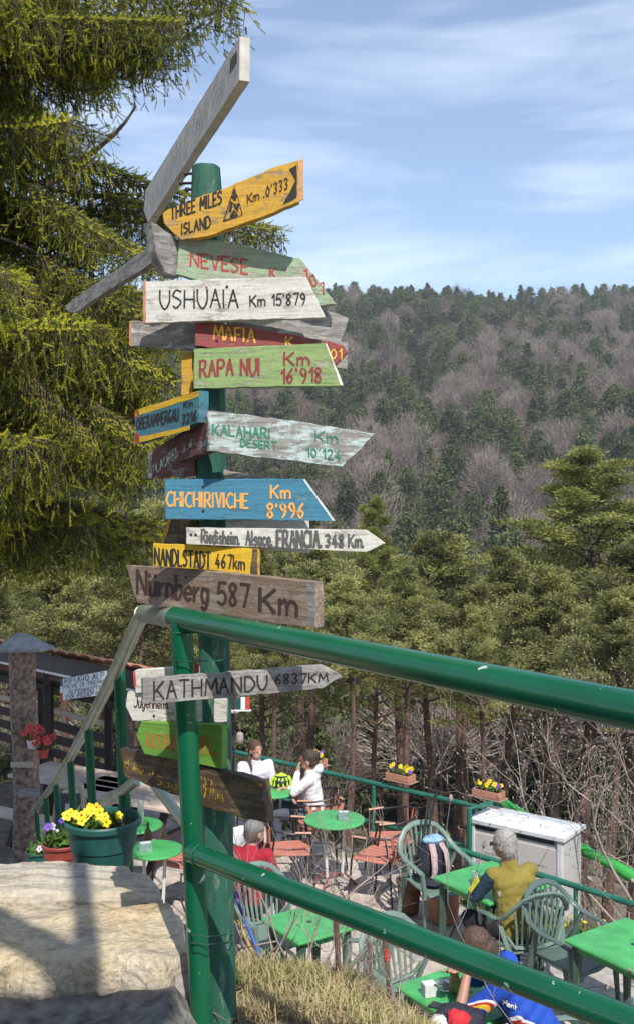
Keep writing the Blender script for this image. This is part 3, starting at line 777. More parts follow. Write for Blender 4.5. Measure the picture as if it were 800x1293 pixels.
sign([(244.5, 440.6), (412, 433), (433, 487), (244.5, 490.5)], 244, 2.41, 433, 2.40, .022, M_green2, 'light green board reading RAPA NUI Km 16\'918 in red',
     [(T('RAPA NUI', 253, 475.5, 328, 473, 20), 2.7, I_maroon), (T('Km', 359, 461, 390, 461, 16), 2.3, I_maroon), (T("16'918", 356, 484, 406, 482, 18), 2.3, I_maroon)], strips=[([(412.3, 434), (433, 486.5), (429.5, 486.7), (410.5, 434)], M_bevel)], rough=.5)
# oberammergau
sign([(170, 518), (252, 493), (252, 533), (171, 560)], 170, 2.58, 252, 2.385, .03, M_blue2, 'small blue board with yellow rims reading OBERAMMERGAU',
     [(T('OBERAMMERGAU', 173, 542.5, 226, 530, 14, 15), 1.4, I_black), (T('Km', 233, 515, 244, 512, 8), 1.1, I_black), (T('3216', 231, 536, 249, 530, 12), 1.5, I_black)],
     strips=[([(171, 518), (251.5, 493.5), (251.5, 500.5), (171, 526)], M_yellow2), ([(171.5, 551.5), (200, 547), (240, 537), (240, 543), (171.5, 560)], M_yellow2), ([(170.3, 518.2), (176, 517), (176, 527), (170.3, 528)], M_endred), ([(171, 547), (176, 547), (177, 559.5), (171, 560.5)], M_endred)], rough=.5)
# brown-red boards
sign([(217, 584), (246, 572), (246, 601), (217, 602)], 217, 2.53, 246, 2.49, .03, M_brownred, 'dark red-brown block end under the slanting brown-red board', rough=.6)
sign([(187, 572), (246, 535.6), (263, 533), (265, 568), (228, 583), (217, 597), (200, 604), (187, 603)], 187, 2.68, 264, 2.375, .03, M_brownred, 'peeling brown-red board slanting up to the right with faint white lettering',
     [(T('LAUREL', 198, 597, 226, 575, 12, 12), 1.1, I_white), (T('8.6', 231, 572, 244, 563, 9), 1.0, I_white)], strips=[([(187.2, 572.5), (192.5, 570), (192.5, 603.5), (187.2, 603)], M_whiteb)], rough=1.0)
# kalahari
sign([(263, 518.6), (360, 530), (474, 547), (432.6, 589.6), (330, 578), (264, 569)], 263, 2.335, 474, 2.50, .022, M_kal, 'pale bluish-white arrow board reading KALAHARI DESERT Km 10\'124 in green',
     [(T('KALAHARI', 269, 549, 341, 554, 13), 2.0, I_green), (T('DESERT', 304, 563.5, 349, 567.5, 9.5), 1.6, I_green), (T('Km', 398, 557, 425, 559, 13), 1.5, I_green), (T("10'124", 387, 576.5, 430, 581, 12), 1.5, I_green)], rough=1.0)
sign([(268, 591), (285, 593), (366, 608), (340, 640), (268, 640)], 268, 2.49, 366, 2.53, .02, M_whiteb, 'whitish board behind the CHICHIRIVICHE board', rough=.8)
sign([(285, 655), (390, 657), (391, 698.5), (285, 690)], 285, 2.47, 391, 2.48, .02, M_white, 'blank white board behind the white Riedisheim board', rough=.7)
sign([(208, 605), (385, 604.5), (423, 658), (208.6, 655.5)], 208, 2.41, 423, 2.39, .022, M_blue, 'bright blue arrow board reading CHICHIRIVICHE Km 8\'996 in orange',
     [(T('CHICHIRIVICHE', 211, 639, 313, 641.5, 18), 2.3, I_orange), (T('Km', 342, 629, 366, 629, 16), 2.2, I_orange), (T("8'996", 338, 654, 384, 654, 18), 2.4, I_orange)], nails=[(257, 614.5), (257, 645)],
     strips=[([(385, 605.5), (422.5, 657.5), (419.5, 657.5), (382.5, 605.5)], M_bevel)], rough=.4)
sign([(212, 656), (240, 657), (240, 690), (202, 688)], 202, 2.52, 240, 2.47, .035, M_log, 'rough dark wood block above the yellow NANDLSTADT board', strips=[([(212.3, 656.5), (216, 656.5), (207, 687.5), (202.5, 687.5)], M_yellow)], rough=.9)
sign([(235, 666), (462, 669), (486, 686), (463, 697), (235, 687)], 235, 2.395, 486, 2.37, .018, M_white, 'narrow white pointed board reading Riedisheim.Alsace.FRANCIA.348 Km.',
     [(T('Riedisheim.', 255, 685, 303, 687.3, 16, 16, jit=.1), 2.3, I_grey), (T('Alsace.', 311, 687.7, 344, 689.3, 17, 18, jit=.1), 2.4, I_grey), (T('FRANCIA.', 350, 690.5, 406, 691, 20.5, 20.5, jit=.1), 3.0, I_grey), (T('348', 411, 690, 434, 690.5, 15, 15, jit=.1), 2.5, I_grey), (T('Km.', 440, 690.5, 459, 691, 16, jit=.1), 2.2, I_grey)], nails=[(241.5, 675), (247.5, 675)], rough=.3)
sign([(193, 686), (326, 693), (326, 726), (193, 714)], 193, 2.44, 326, 2.38, .02, M_yellow2, 'yellow board reading NANDLSTADT 467km in black',
     [(T('NANDLSTADT', 196, 712.5, 266, 717.5, 20), 2.1, I_black), (T('467km', 273, 716.5, 309, 719, 17), 1.7, I_black)], strips=[([(319, 693), (325.6, 693.3), (325.6, 725.5), (316, 724.6)], M_log)], nails=[(259, 701)], rough=.5)
# nurnberg, carved
sign([(159, 714), (240, 718), (330, 728), (398, 735), (398.5, 792.5), (340, 786), (250, 772), (173, 761), (166, 740)], 160, 2.60, 398, 2.19, .03, M_nur, 'wide brown board with carved lettering Nürnberg 587 Km above the rail',
     [(T('Nürnberg', 174, 749, 263, 761, 29, 29, jit=.1), 3.2, I_carve), (T('587', 276, 762, 315, 766, 27, 28), 3.0, I_carve), (T('Km', 329, 771, 375, 777, 28, 30, jit=.1), 3.6, I_carve)], strips=[([(387, 734.5), (397.8, 735.5), (398, 792), (388, 790.6)], M_grey)], nails=[(235, 729)], rough=.6)
# lower boards
sign([(180, 857.5), (230, 853), (274, 851), (408, 840), (432, 854), (408, 869), (280, 882), (180, 889)], 180, 2.27, 432, 2.42, .022, M_grey, 'weathered grey arrow board reading KATHMANDU 6837KM below the rail',
     [(T('KATHMANDU', 195, 884, 337, 870, 23, 17), 2.2, I_black), (T('6837KM', 348, 864, 412, 860.5, 13, 11), 1.7, I_black)], nails=[(285, 866)], rough=.9)
sign([(168, 848), (172, 846), (214, 843), (250, 843), (250, 876), (171, 875)], 168, 2.52, 250, 2.48, .02, M_white, 'blank off-white board end with a red rim behind the KATHMANDU board', strips=[([(168.2, 848), (171, 847), (172.5, 865), (170, 868)], M_endred)], rough=.5)
sign([(161, 874), (285, 868), (285, 912), (167, 910), (158.5, 892)], 160, 2.535, 285, 2.475, .016, M_white, 'off-white pointed board reading Jugenheim in thin dark script', [(T('Jugenheim', 170, 893, 212, 895, 14, 11), 1.3, I_carve)], nails=[(195, 904)], rough=.5)
sign([(178, 911), (281, 916), (281, 971), (182, 952), (172, 929)], 172, 2.53, 281, 2.41, .025, M_lime, 'lime green pointed board reading ROTHENBURG 497km', [(T('ROTHENBURG', 186, 943, 246, 951, 17, 20), 1.5, I_rust), (T('497', 252, 951, 265, 953, 21), 1.7, I_rust), (T('km', 267, 953, 275, 954, 9), 1.2, I_rust)], rough=.3)
sign([(152, 945), (158, 944), (205, 955), (250, 966), (331, 987), (337, 1040), (300, 1031), (256, 1018), (200, 996), (157, 981)], 152, 2.62, 337, 2.33, .03, M_log, 'crumbling dark brown board with flaking yellow lettering lowest on the post',
     [(T('Burgen', 158, 968, 194, 978, 11), 1.6, I_ochre), (T('Saal', 198, 990, 228, 998, 11), 1.6, I_ochre), (T('197', 253, 1005, 268, 1009, 24), 1.7, I_ochre), (T('km', 270, 1008, 282, 1012, 14), 1.5, I_ochre)], strips=[([(322, 985.5), (330.5, 987.5), (331, 993), (325, 992)], I_ochre)], rough=1.3)
# wire loops tying post to railing
M_wire = simple('green_wire', (.02, .09, .06), .4, .2, 20, 0)
for i, y in enumerate((833, 1180, 1190)):
    m = MB(root_loc); ox = 20 if y > 1000 else 0; c = [P(x+ox*(1 if x < 265 else .1), y+dy, Y) for x, dy, Y in ((218, 0, 2.42), (226, 1, 2.36), (245, 2, 2.36), (270, 2, 2.44), (290, -1, 2.46), (294, -2, 2.54), (260, 0, 2.58), (220, 0, 2.48), (218, 0, 2.42))]
    m.tube(c, .0016, 5); m.build('tie_wire', M_wire, sp_root, True)
m = MB(root_loc); m.box(P(247, 844, 2.46), (.018, .006, .022), bev=.002); m.build('red_tag', M_endred, sp_root)

# ------------------------------------------------------------------ green tube railing at the viewpoint
def glossgreen(name, c, rough=.32):
    m, N, L, b = newmat(name)
    no = noise_node(N, L, 3.0, 8); sm = noise_node(N, L, 120, 2); sc = noise_node(N, L, 32, 5)
    cr = ramp(N, L, no.outputs['Fac'], [(.3, mul(c, .8)), (.65, mul(c, 1.15))])
    chips = ramp(N, L, sc.outputs['Fac'], [(.69, (0, 0, 0)), (.70, (1, 1, 1))])
    L.new(mixc(N, L, chips.outputs[0], cr.outputs[0], (.40, .50, .44)), b.inputs['Base Color'])
    rr_ = ramp(N, L, no.outputs['Fac'], [(.3, (rough*.8,)*3), (.7, (rough*1.5,)*3)]); L.new(rr_.outputs[0], b.inputs['Roughness'])
    b.inputs['Specular IOR Level'].default_value = .5
    bump(N, L, sm.outputs['Fac'], b, .06, .001); return m
M_rail = glossgreen('gloss_green_paint', (.004, .098, .045), .17)
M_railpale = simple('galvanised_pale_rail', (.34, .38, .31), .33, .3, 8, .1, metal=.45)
rl = P(232, 0, 2.40); rroot = Vector((rl.x, 2.4, 2.6))
rt = thing('railing', 'thick green tube railing across the front right of the viewpoint', 'railing', rroot)
def pipe(name, pts, r, mat=None, parent=None, org=None, n=20, bend=True):
    m = MB(org if org is not None else rroot); m.tube(pts, r, n); return m.build(name, mat or M_rail, parent or rt, True)
zt = EYE-144/F*2.4
cA = Vector((P(232, 0, 2.4).x, 2.4, zt)); cB = Vector((P(800, 0, 1.334).x, 1.334, EYE-259/F*1.334)); dAB = cB-cA
pipe('top_rail', [cA-dAB*.035, cA, cA+dAB*.5, cB, cA+dAB*1.75], .0272, n=28)
lA = P(243, 1077, 2.38); lB = P(800, 1293, 1.45); dl = lB-lA
pipe('lower_rail', [lA, lA+dl*.5, lB, lA+dl*1.7], .0235, n=26)
pipe('post', [Vector((P(229, 0, 2.4).x, 2.4, zt)), P(256, 1276, 2.42)-Vector((0, 0, .05))], .0268, n=24)
for c_, r_ in ((lA, .0262), (cA, .0292)):
    m = MB(rroot); ax = Vector((0, 0, 1)) if c_ is cA else dl.normalized(); p_ = c_-Vector((0, 0, .03)) if c_ is cA else c_+dl.normalized()*.032
    X_ = ax.orthogonal().normalized(); Y__ = ax.cross(X_); ring = [p_+(X_*math.cos(a)+Y__*math.sin(a))*r_*(.93+.03*math.sin(a*9)) for a in [i*math.pi/16 for i in range(33)]]
    m.tube(ring, .0032, 6); m.build('weld_bead', M_rail, rt, True)
e1 = cA+dAB*1.72
pipe('post', [e1, Vector((e1.x+.01, e1.y, 2.3))], .0268)
# bend and stair handrail
hr = thing('stair_handrail', 'green handrail with pale worn top tube following the stairs down to the left', 'handrail', P(178, 0, 2.9)*1.0)
hroot = Vector(hr.location); hr.location.z = 2.5; hroot = Vector((hr.location.x, hr.location.y, 2.5))
def HY(px): return 574/(px+20)
hp_pts = [(178, 776), (150, 840), (111, 917), (88, 958), (70, 988), (57, 1005), (45, 1022)]
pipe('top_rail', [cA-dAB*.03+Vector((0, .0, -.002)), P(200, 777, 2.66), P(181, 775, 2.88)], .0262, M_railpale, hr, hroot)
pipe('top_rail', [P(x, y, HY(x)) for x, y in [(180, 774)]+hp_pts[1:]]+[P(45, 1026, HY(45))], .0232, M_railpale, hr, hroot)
for x, y in hp_pts[1:]:
    Y = HY(x)+ (.14 if x == 150 else 0); t = P(x+1, y+3, Y); pipe('post', [t, Vector((t.x+.012*Y, t.y, t.z-1.05))], .0215 if x > 120 else .019, None, hr, hroot, 14)
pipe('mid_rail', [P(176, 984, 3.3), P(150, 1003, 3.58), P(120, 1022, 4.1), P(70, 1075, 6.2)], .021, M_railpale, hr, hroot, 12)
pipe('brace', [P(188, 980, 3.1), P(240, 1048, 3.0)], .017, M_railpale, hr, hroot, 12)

# ------------------------------------------------------------------ stone wall top at the lower left
M_cap = None
def capmat():
    m, N, L, b = newmat('layered_capstone')
    a = noise_node(N, L, 2.2, 8); s = noise_node(N, L, 3.0, 8, mscale=(1.0, 5.0, 16), dist=1.2); g = noise_node(N, L, 70, 4); l = noise_node(N, L, 7, 7)
    r1 = ramp(N, L, a.outputs['Fac'], [(.3, (.40, .32, .22)), (.5, (.42, .365, .28)), (.7, (.38, .355, .31))])
    r2 = ramp(N, L, s.outputs['Fac'], [(.33, (.62, .6, .58)), (.5, (1, 1, 1)), (.7, (1.12, 1.12, 1.12))])
    r3 = ramp(N, L, l.outputs['Fac'], [(.60, (0, 0, 0)), (.72, (1, 1, 1))])
    c = mixc(N, L, 1, r1.outputs[0], r2.outputs[0], 'MULTIPLY'); c = mixc(N, L, r3.outputs[0], c, (.22, .22, .21))
    r4 = ramp(N, L, g.outputs['Fac'], [(.3, (.8, .8, .8)), (.7, (1.15, 1.15, 1.15))]); c = mixc(N, L, 1, c, r4.outputs[0], 'MULTIPLY')
    L.new(c, b.inputs['Base Color']); b.inputs['Roughness'].default_value = .92
    ad = N.new('ShaderNodeMath'); ad.operation = 'MULTIPLY_ADD'; L.new(s.outputs['Fac'], ad.inputs[0]); ad.inputs[1].default_value = 1.6; L.new(g.outputs['Fac'], ad.inputs[2])
    bump(N, L, ad.outputs[0], b, .7, .010); return m
M_cap = capmat()
def capmat2():
    m, N, L, b = newmat('worn_capstone')
    a = noise_node(N, L, 3.2, 9); g = noise_node(N, L, 60, 5); l = noise_node(N, L, 9, 8, mscale=(1, 1.6, 1)); k = noise_node(N, L, 5, 4, mscale=(1, 1.4, 1), dist=1.5)
    r1 = ramp(N, L, a.outputs['Fac'], [(.32, (.46, .34, .18)), (.48, (.48, .395, .26)), (.62, (.43, .375, .29)), (.75, (.30, .28, .25))])
    r2 = ramp(N, L, k.outputs['Fac'], [(.47, (1, 1, 1)), (.495, (.55, .52, .48)), (.52, (1, 1, 1))])
    r3 = ramp(N, L, l.outputs['Fac'], [(.3, (.72, .70, .68)), (.6, (1.1, 1.1, 1.1))])
    c = mixc(N, L, .55, r1.outputs[0], r2.outputs[0], 'MULTIPLY'); c = mixc(N, L, 1, c, r3.outputs[0], 'MULTIPLY')
    r4 = ramp(N, L, g.outputs['Fac'], [(.3, (.78, .78, .78)), (.7, (1.18, 1.18, 1.18))]); c = mixc(N, L, 1, c, r4.outputs[0], 'MULTIPLY')
    L.new(c, b.inputs['Base Color']); b.inputs['Roughness'].default_value = .92
    ad = N.new('ShaderNodeMath'); ad.operation = 'MULTIPLY_ADD'; L.new(l.outputs['Fac'], ad.inputs[0]); ad.inputs[1].default_value = 2.2; L.new(g.outputs['Fac'], ad.inputs[2])
    bump(N, L, ad.outputs[0], b, .9, .012); return m
M_cap2 = capmat2()
wall = thing('stone_wall', 'low wall of big rough stones in the lower left corner with flower pots behind it', 'wall', (-.9, 2.7, 2.5))
def capstone(poly, ztop, th, seed, layers=0, step=.013):
    """heightfield slab: poly in ground plane, broken outline, strata steps"""
    xs_ = [p[0] for p in poly]; ys_ = [p[1] for p in poly]
    X = np.arange(min(xs_)-.02, max(xs_)+.03, step); Yv = np.arange(min(ys_)-.02, max(ys_)+.03, step)
    def dist(x, y):
        d = 9
        for i in range(len(poly)):
            a = poly[i]; b = poly[(i+1) % len(poly)]; ex, ey = b[0]-a[0], b[1]-a[1]; l = math.hypot(ex, ey)
            d = min(d, ((x-a[0])*ey-(y-a[1])*ex)/-l)
        return d
    m = MB((-.9, 2.7, 2.5)); idx = {}
    for j, y in enumerate(Yv):
        for i, x in enumerate(X):
            d = dist(x, y)+.022*mnoise.noise(Vector((x*14, y*14, seed)))+.05*mnoise.noise(Vector((x*4, y*4, seed)))+.010*mnoise.noise(Vector((x*35, y*35, seed)))
            dd = max(0, d)
            h = ztop+.020*mnoise.noise(Vector((x*3, y*4, seed)))-.010*abs(mnoise.noise(Vector((x*6+y*3, y*8, seed+4))))+.006*mnoise.noise(Vector((x*11, y*19, seed)))+.0035*mnoise.noise(Vector((x*35, y*45, seed)))
            if layers:
                q = (y-min(ys_))/(max(ys_)-min(ys_)); q += .06*mnoise.noise(Vector((x*2.5, y*3, 4)))
                fr = (q*layers) % 1.0; h += -.014*fr+.010
            if d < .035: h -= ((.035-max(d, 0))/.035)**2*.05
            if d <= 0: h = ztop-th; 
            idx[(i, j)] = len(m.v); m.v.append(Vector((x+(0 if d > 0 else 0), y, h))-m.o)
    for j in range(len(Yv)-1):
        for i in range(len(X)-1):
            q = (idx[(i, j)], idx[(i+1, j)], idx[(i+1, j+1)], idx[(i, j+1)])
            zs = [m.v[k].z+2.5 for k in q]
            if max(zs) > ztop-th+.01: m.f.append(q); m.mi.append(0)
    return m.build('capstone', M_cap if layers else M_cap2, wall, True)
capstone([(-2.0, 2.42), (-.62, 2.45), (-.40, 2.46), (-.315, 2.52), (-.345, 2.68), (-.42, 2.84), (-2.0, 2.86)][::1], 2.765, .16, 1)
capstone([(-2.0, 2.80), (-.98, 2.82), (-.405, 2.80), (-.44, 2.94), (-.475, 3.02), (-.60, 3.12), (-1.35, 3.17), (-2.0, 3.16)], 2.772, .17, 2, layers=5)
m = MB((-.9, 2.7, 2.5))
rs = random.Random(4)
def lump(m, c, r, sc, seed, n=9):
    c = Vector(c); vs = []; k = n//2+1; fs = []
    for i in range(k+1):
        th = math.pi*i/k
        for j in range(n):
            a = 2*math.pi*j/n; d = Vector((math.sin(th)*math.cos(a), math.sin(th)*math.sin(a), math.cos(th)))
            q = r*(1+.28*mnoise.noise(d*1.7+Vector((seed, 0, 0)))+.1*mnoise.noise(d*5+Vector((seed, 3, 0))))
            vs.append(c+Vector((d.x*sc[0], d.y*sc[1], d.z*sc[2]))*q)
    for i in range(k):
        for j in range(n): fs.append((i*n+j, (i+1)*n+j, (i+1)*n+(j+1) % n, i*n+(j+1) % n))
    m.add(vs, fs)
M_rub = simple('rubble_stone', (.225, .21, .185), .95, .5, 12, .8, detail=9, dist=.02)
for i in range(9):
    x = -1.9+i*.19; m = MB((x, 2.47, 2.63)); lump(m, (x, 2.50+rs.uniform(-.02, .03), 2.66), .12, (1.0, .45, .55), i*3.3, 14)
    o = m.build('wall_stone', M_rub, wall, True); o.location = Vector((x, 2.47, 2.63))-Vector((-.9, 2.7, 2.5))
for i in range(7):
    x = -1.8+i*.22; m = MB((x, 3.0, 2.5)); m.box((x, 2.85, 2.52), (.21, .5, .16), bev=.02); o = m.build('wall_stone', M_rub, wall); o.location = Vector((x, 3.0, 2.5))-Vector((-.9, 2.7, 2.5))

# ------------------------------------------------------------------ terrace fence
M_fence = glossgreen('fence_green_paint', (.015, .125, .085), .45)
M_mesh = simple('bright_green_mesh_wrap', (.035, .33, .06), .7, .25, 60, .5, dist=.004)
FA = P(255, 938, 12.5); FB = Vector((1.68, 9.93, .86))
fo = Vector((.7, 10.8, 0)); ft = thing('terrace_fence', 'dark green two-rail tube fence along the far edge of the terrace', 'fence', fo)
A_ = Vector((-2.9, 13.8, .86)); 
def fp(parts, r, name='rail', mat=None, parent=None, org=None): return pipe(name, parts, r, mat or M_fence, parent or ft, org if org is not None else fo, 10)
d_ = FB-A_
fp([A_, FB], .026); fp([A_-Vector((0, 0, .43)), FB-Vector((0, 0, .43))], .021)
for t in (.03, .27, .51, .768, .985):
    p = A_+d_*t; fp([Vector((p.x, p.y, .86)), Vector((p.x, p.y, -.15))], .023, 'post')
# gate-like corner frame and the side fence
c0 = P(592, 1021, 9.55); c1 = P(620, 1014, 9.75)
fo2 = Vector((2.0, 9.2, 0)); f2 = thing('side_fence', 'green corner frame and low single rail running down the right edge past the storage box', 'fence', fo2)
fp([Vector((c0.x, c0.y, -.1)), c0, c1], .026, 'corner_frame', None, f2, fo2)
s0 = P(560, 1067, 9.55); s1 = P(800, 1142, 8.35); s2 = s1+(s1-s0)*.5
fp([s0, s1, s2], .027, 'rail', None, f2, fo2); 
for t in (.03, .72, 1.3): p = s0+(s1-s0)*t; fp([p, Vector((p.x, p.y, -.2))], .02, 'post', None, f2, fo2)
w0 = P(612, 1003, 10.5); w1 = P(800, 1110, 9.1); fo3 = Vector((2.3, 9.0, 0)); f3 = thing('wrapped_rail', 'bright green mesh-wrapped rail sloping down behind the storage box', 'railing', fo3)
m = MB(fo3); pts = [w0.lerp(w1, t)+Vector((0, 0, .02*math.sin(t*9))) for t in [i/14*1.35 for i in range(15)]]
m.tube(pts, [.052+.010*math.sin(i*2.1) for i in range(15)], 12); m.build('rail', M_mesh, f3, True)
for t in (.05, .6, 1.25): p = w0.lerp(w1, t); fp([p, Vector((p.x, p.y, -.6))], .022, 'post', None, f3, fo3)

# ------------------------------------------------------------------ flowers in planters
M_leaf = leafmat('pansy_leaves', (.05, .11, .02), (.10, .19, .035), scale=14, trans=.2, perobj=.1)
def petalmat(n, c): return simple(n, c, .6, .18, 40, 0)
M_py = petalmat('yellow_petals', (.85, .58, .01)); M_pv = petalmat('violet_petals', (.12, .05, .36)); M_pw = petalmat('white_violet_petals', (.62, .55, .70)); M_pr = petalmat('red_petals', (.62, .07, .06)); M_pd = petalmat('dark_petal_eye', (.09, .03, .01))
M_soil = simple('potting_soil', (.035, .025, .018), 1, .4, 50, .5)
def pansy(mb_p, mb_e, c, s, d, seed):
    r = random.Random(seed); d = Vector(d).normalized(); x = d.orthogonal().normalized(); y = d.cross(x); a0 = r.uniform(0, 6.28)
    for k in range(5):
        a = a0+k*1.257; u = x*math.cos(a)+y*math.sin(a); w = x*-math.sin(a)+y*math.cos(a)
        p = [c, c+u*s*.55-w*s*.45+d*s*.12, c+u*s*1.0-w*s*.25+d*s*.05, c+u*s*1.0+w*s*.25+d*s*.03, c+u*s*.55+w*s*.45+d*s*.10]
        p = [q+d*.0006*k for q in p]; mb_p.add(p, [(0, 1, 2, 3, 4)])
    mb_e.ball(c+d*s*.1, s*.2, n=5)
def plant_bunch(parent, org, w, dp, h, n, colors, seed, nl=160, petal=.016, names=('flower', 'leaves')):
    """leaves + individual blossoms over an elliptical patch (local, z=0 at soil)"""
    r = random.Random(seed); g = np.random.default_rng(seed)
    c = np.stack([g.uniform(-1, 1, nl)*w, g.uniform(-1, 1, nl)*dp, g.uniform(0, .8, nl)*h], 1)
    k = (c[:, 0]/w)**2+(c[:, 1]/dp)**2 < 1.05; c = c[k]
    v, f = blades(len(c), lambda n_: c, (.030, .010), up=.7)
    me = np_mesh('leaves', v, f); me.materials.append(M_leaf); o = link(names[1], me, None, parent); o.location = org; o['kind'] = 'stuff'
    for i in range(n):
        a = r.uniform(0, 6.28); q = math.sqrt(r.random()); p = Vector((math.cos(a)*q*w, math.sin(a)*q*dp, h*(.7+.5*r.random())))
        col = colors[i % len(colors)]
        mp, me_ = MB(), MB(); mp2 = MB()
        pansy(mp2, mp, Vector((0, 0, 0)), petal*r.uniform(.8, 1.2), (r.uniform(-.6, .6), -1, r.uniform(.1, 1)), seed*99+i)
        mp2.cur = 1; mp2.add(mp.v, mp.f)
        o = mp2.build(names[0], [col, M_pd], parent); o.location = Vector(org)+p
def pot(name, label, c, r0, r1, h, mat, cat='flower pot', group=None):
    t = thing(name, label, cat, c, 0, group)
    m = MB(); m.lathe([(r0, 0), (r0*1.0+(r1-r0)*.45, h*.48), (r0+(r1-r0)*.50+.003, h*.5), (r0+(r1-r0)*.52+.003, h*.54), (r1*.93, h*.82), (r1*.94, h*.86), (r1*1.03, h*.88), (r1*1.04, h*.97), (r1*1.0, h), (r1*.93, h*.985), (r1*.90, h*.86)], 36)
    m.build('pot', mat, t, True); m = MB(); m.lathe([(r1*.85, h*.80), (r1*.89, h*.87)], 18); m.build('soil', M_soil, t); return t
M_potgreen = simple('dark_green_plastic', (.018, .085, .072), .42, .15, 30, .06)
M_potred = simple('red_brown_plastic', (.27, .05, .035), .5, .15, 30, .08)
M_terra = simple('terracotta', (.42, .19, .125), .8, .15, 14, .2)
c = P(127, 1094, 3.30)
t = pot('flower_pot', 'large dark green pot of yellow pansies standing behind the stone wall', (c.x, 3.34, c.z-.035), .088, .124, .185, M_potgreen)
plant_bunch(t, (-.03, -.02, .160), .095, .07, .045, 24, [M_py, M_py, M_py, M_py], 3, nl=260, petal=.0155)
c = P(78, 1090, 3.75)
t = pot('flower_pot', 'small red-brown pot of violet and white pansies left of the big green pot', (c.x, 3.75, c.z-.02), .055, .072, .10, M_potred)
plant_bunch(t, (0, 0, .09), .068, .05, .07, 7, [M_pv, M_pw, M_pw], 5, nl=220, petal=.014)
c = P(50, 1092, 4.1)
t = pot('flower_pot', 'smallest dark green pot half hidden behind the wall at the foot of the log post', (c.x, 4.1, c.z-.01), .045, .055, .07, M_potgreen)
plant_bunch(t, (0, 0, .06), .045, .04, .03, 1, [M_pw], 6, nl=90)
def planter(px, py, Y, label, seed):
    c = P(px, py, Y); t = thing('planter_box', label, 'planter', c, -.7, 'planters of yellow pansies on the fence')
    m = MB(); 
    for sx in (-1, 1):
        m2 = MB(); m2.box((0, sx*.065, .015), (.30, .012, .065), bev=.002); m2.build('side_board', M_terra, t)
        m2 = MB(); m2.box((sx*.144, 0, .015), (.012, .118, .065), bev=.002); m2.build('end_board', M_terra, t)
    m.box((0, 0, .005), (.272, .114, .06)); m.build('soil', M_soil, t)
    m = MB(); m.box((0, 0, -.028), (.36, .17, .012), bev=.003); m.build('tray', simple('wood_tray', (.30, .19, .13), .8), t)
    plant_bunch(t, (0, 0, .04), .15, .06, .07, 11, [M_py, M_py, M_py, M_pv, M_py], seed, nl=150, petal=.026)
planter(505, 982, 10.65, 'planter of yellow and violet pansies on the fence above the round table with four chairs', 11)
planter(616, 1003, 9.95, 'planter of yellow pansies on the fence corner above the white storage box', 12)
planter(396, 962, 11.6, 'planter of yellow pansies on the fence behind the person in the white hoodie', 13)
t = pot('clay_pot', 'small empty terracotta pot hanging on the fence left of the storage box', P(586, 1056, 9.7), .045, .065, .09, M_terra)

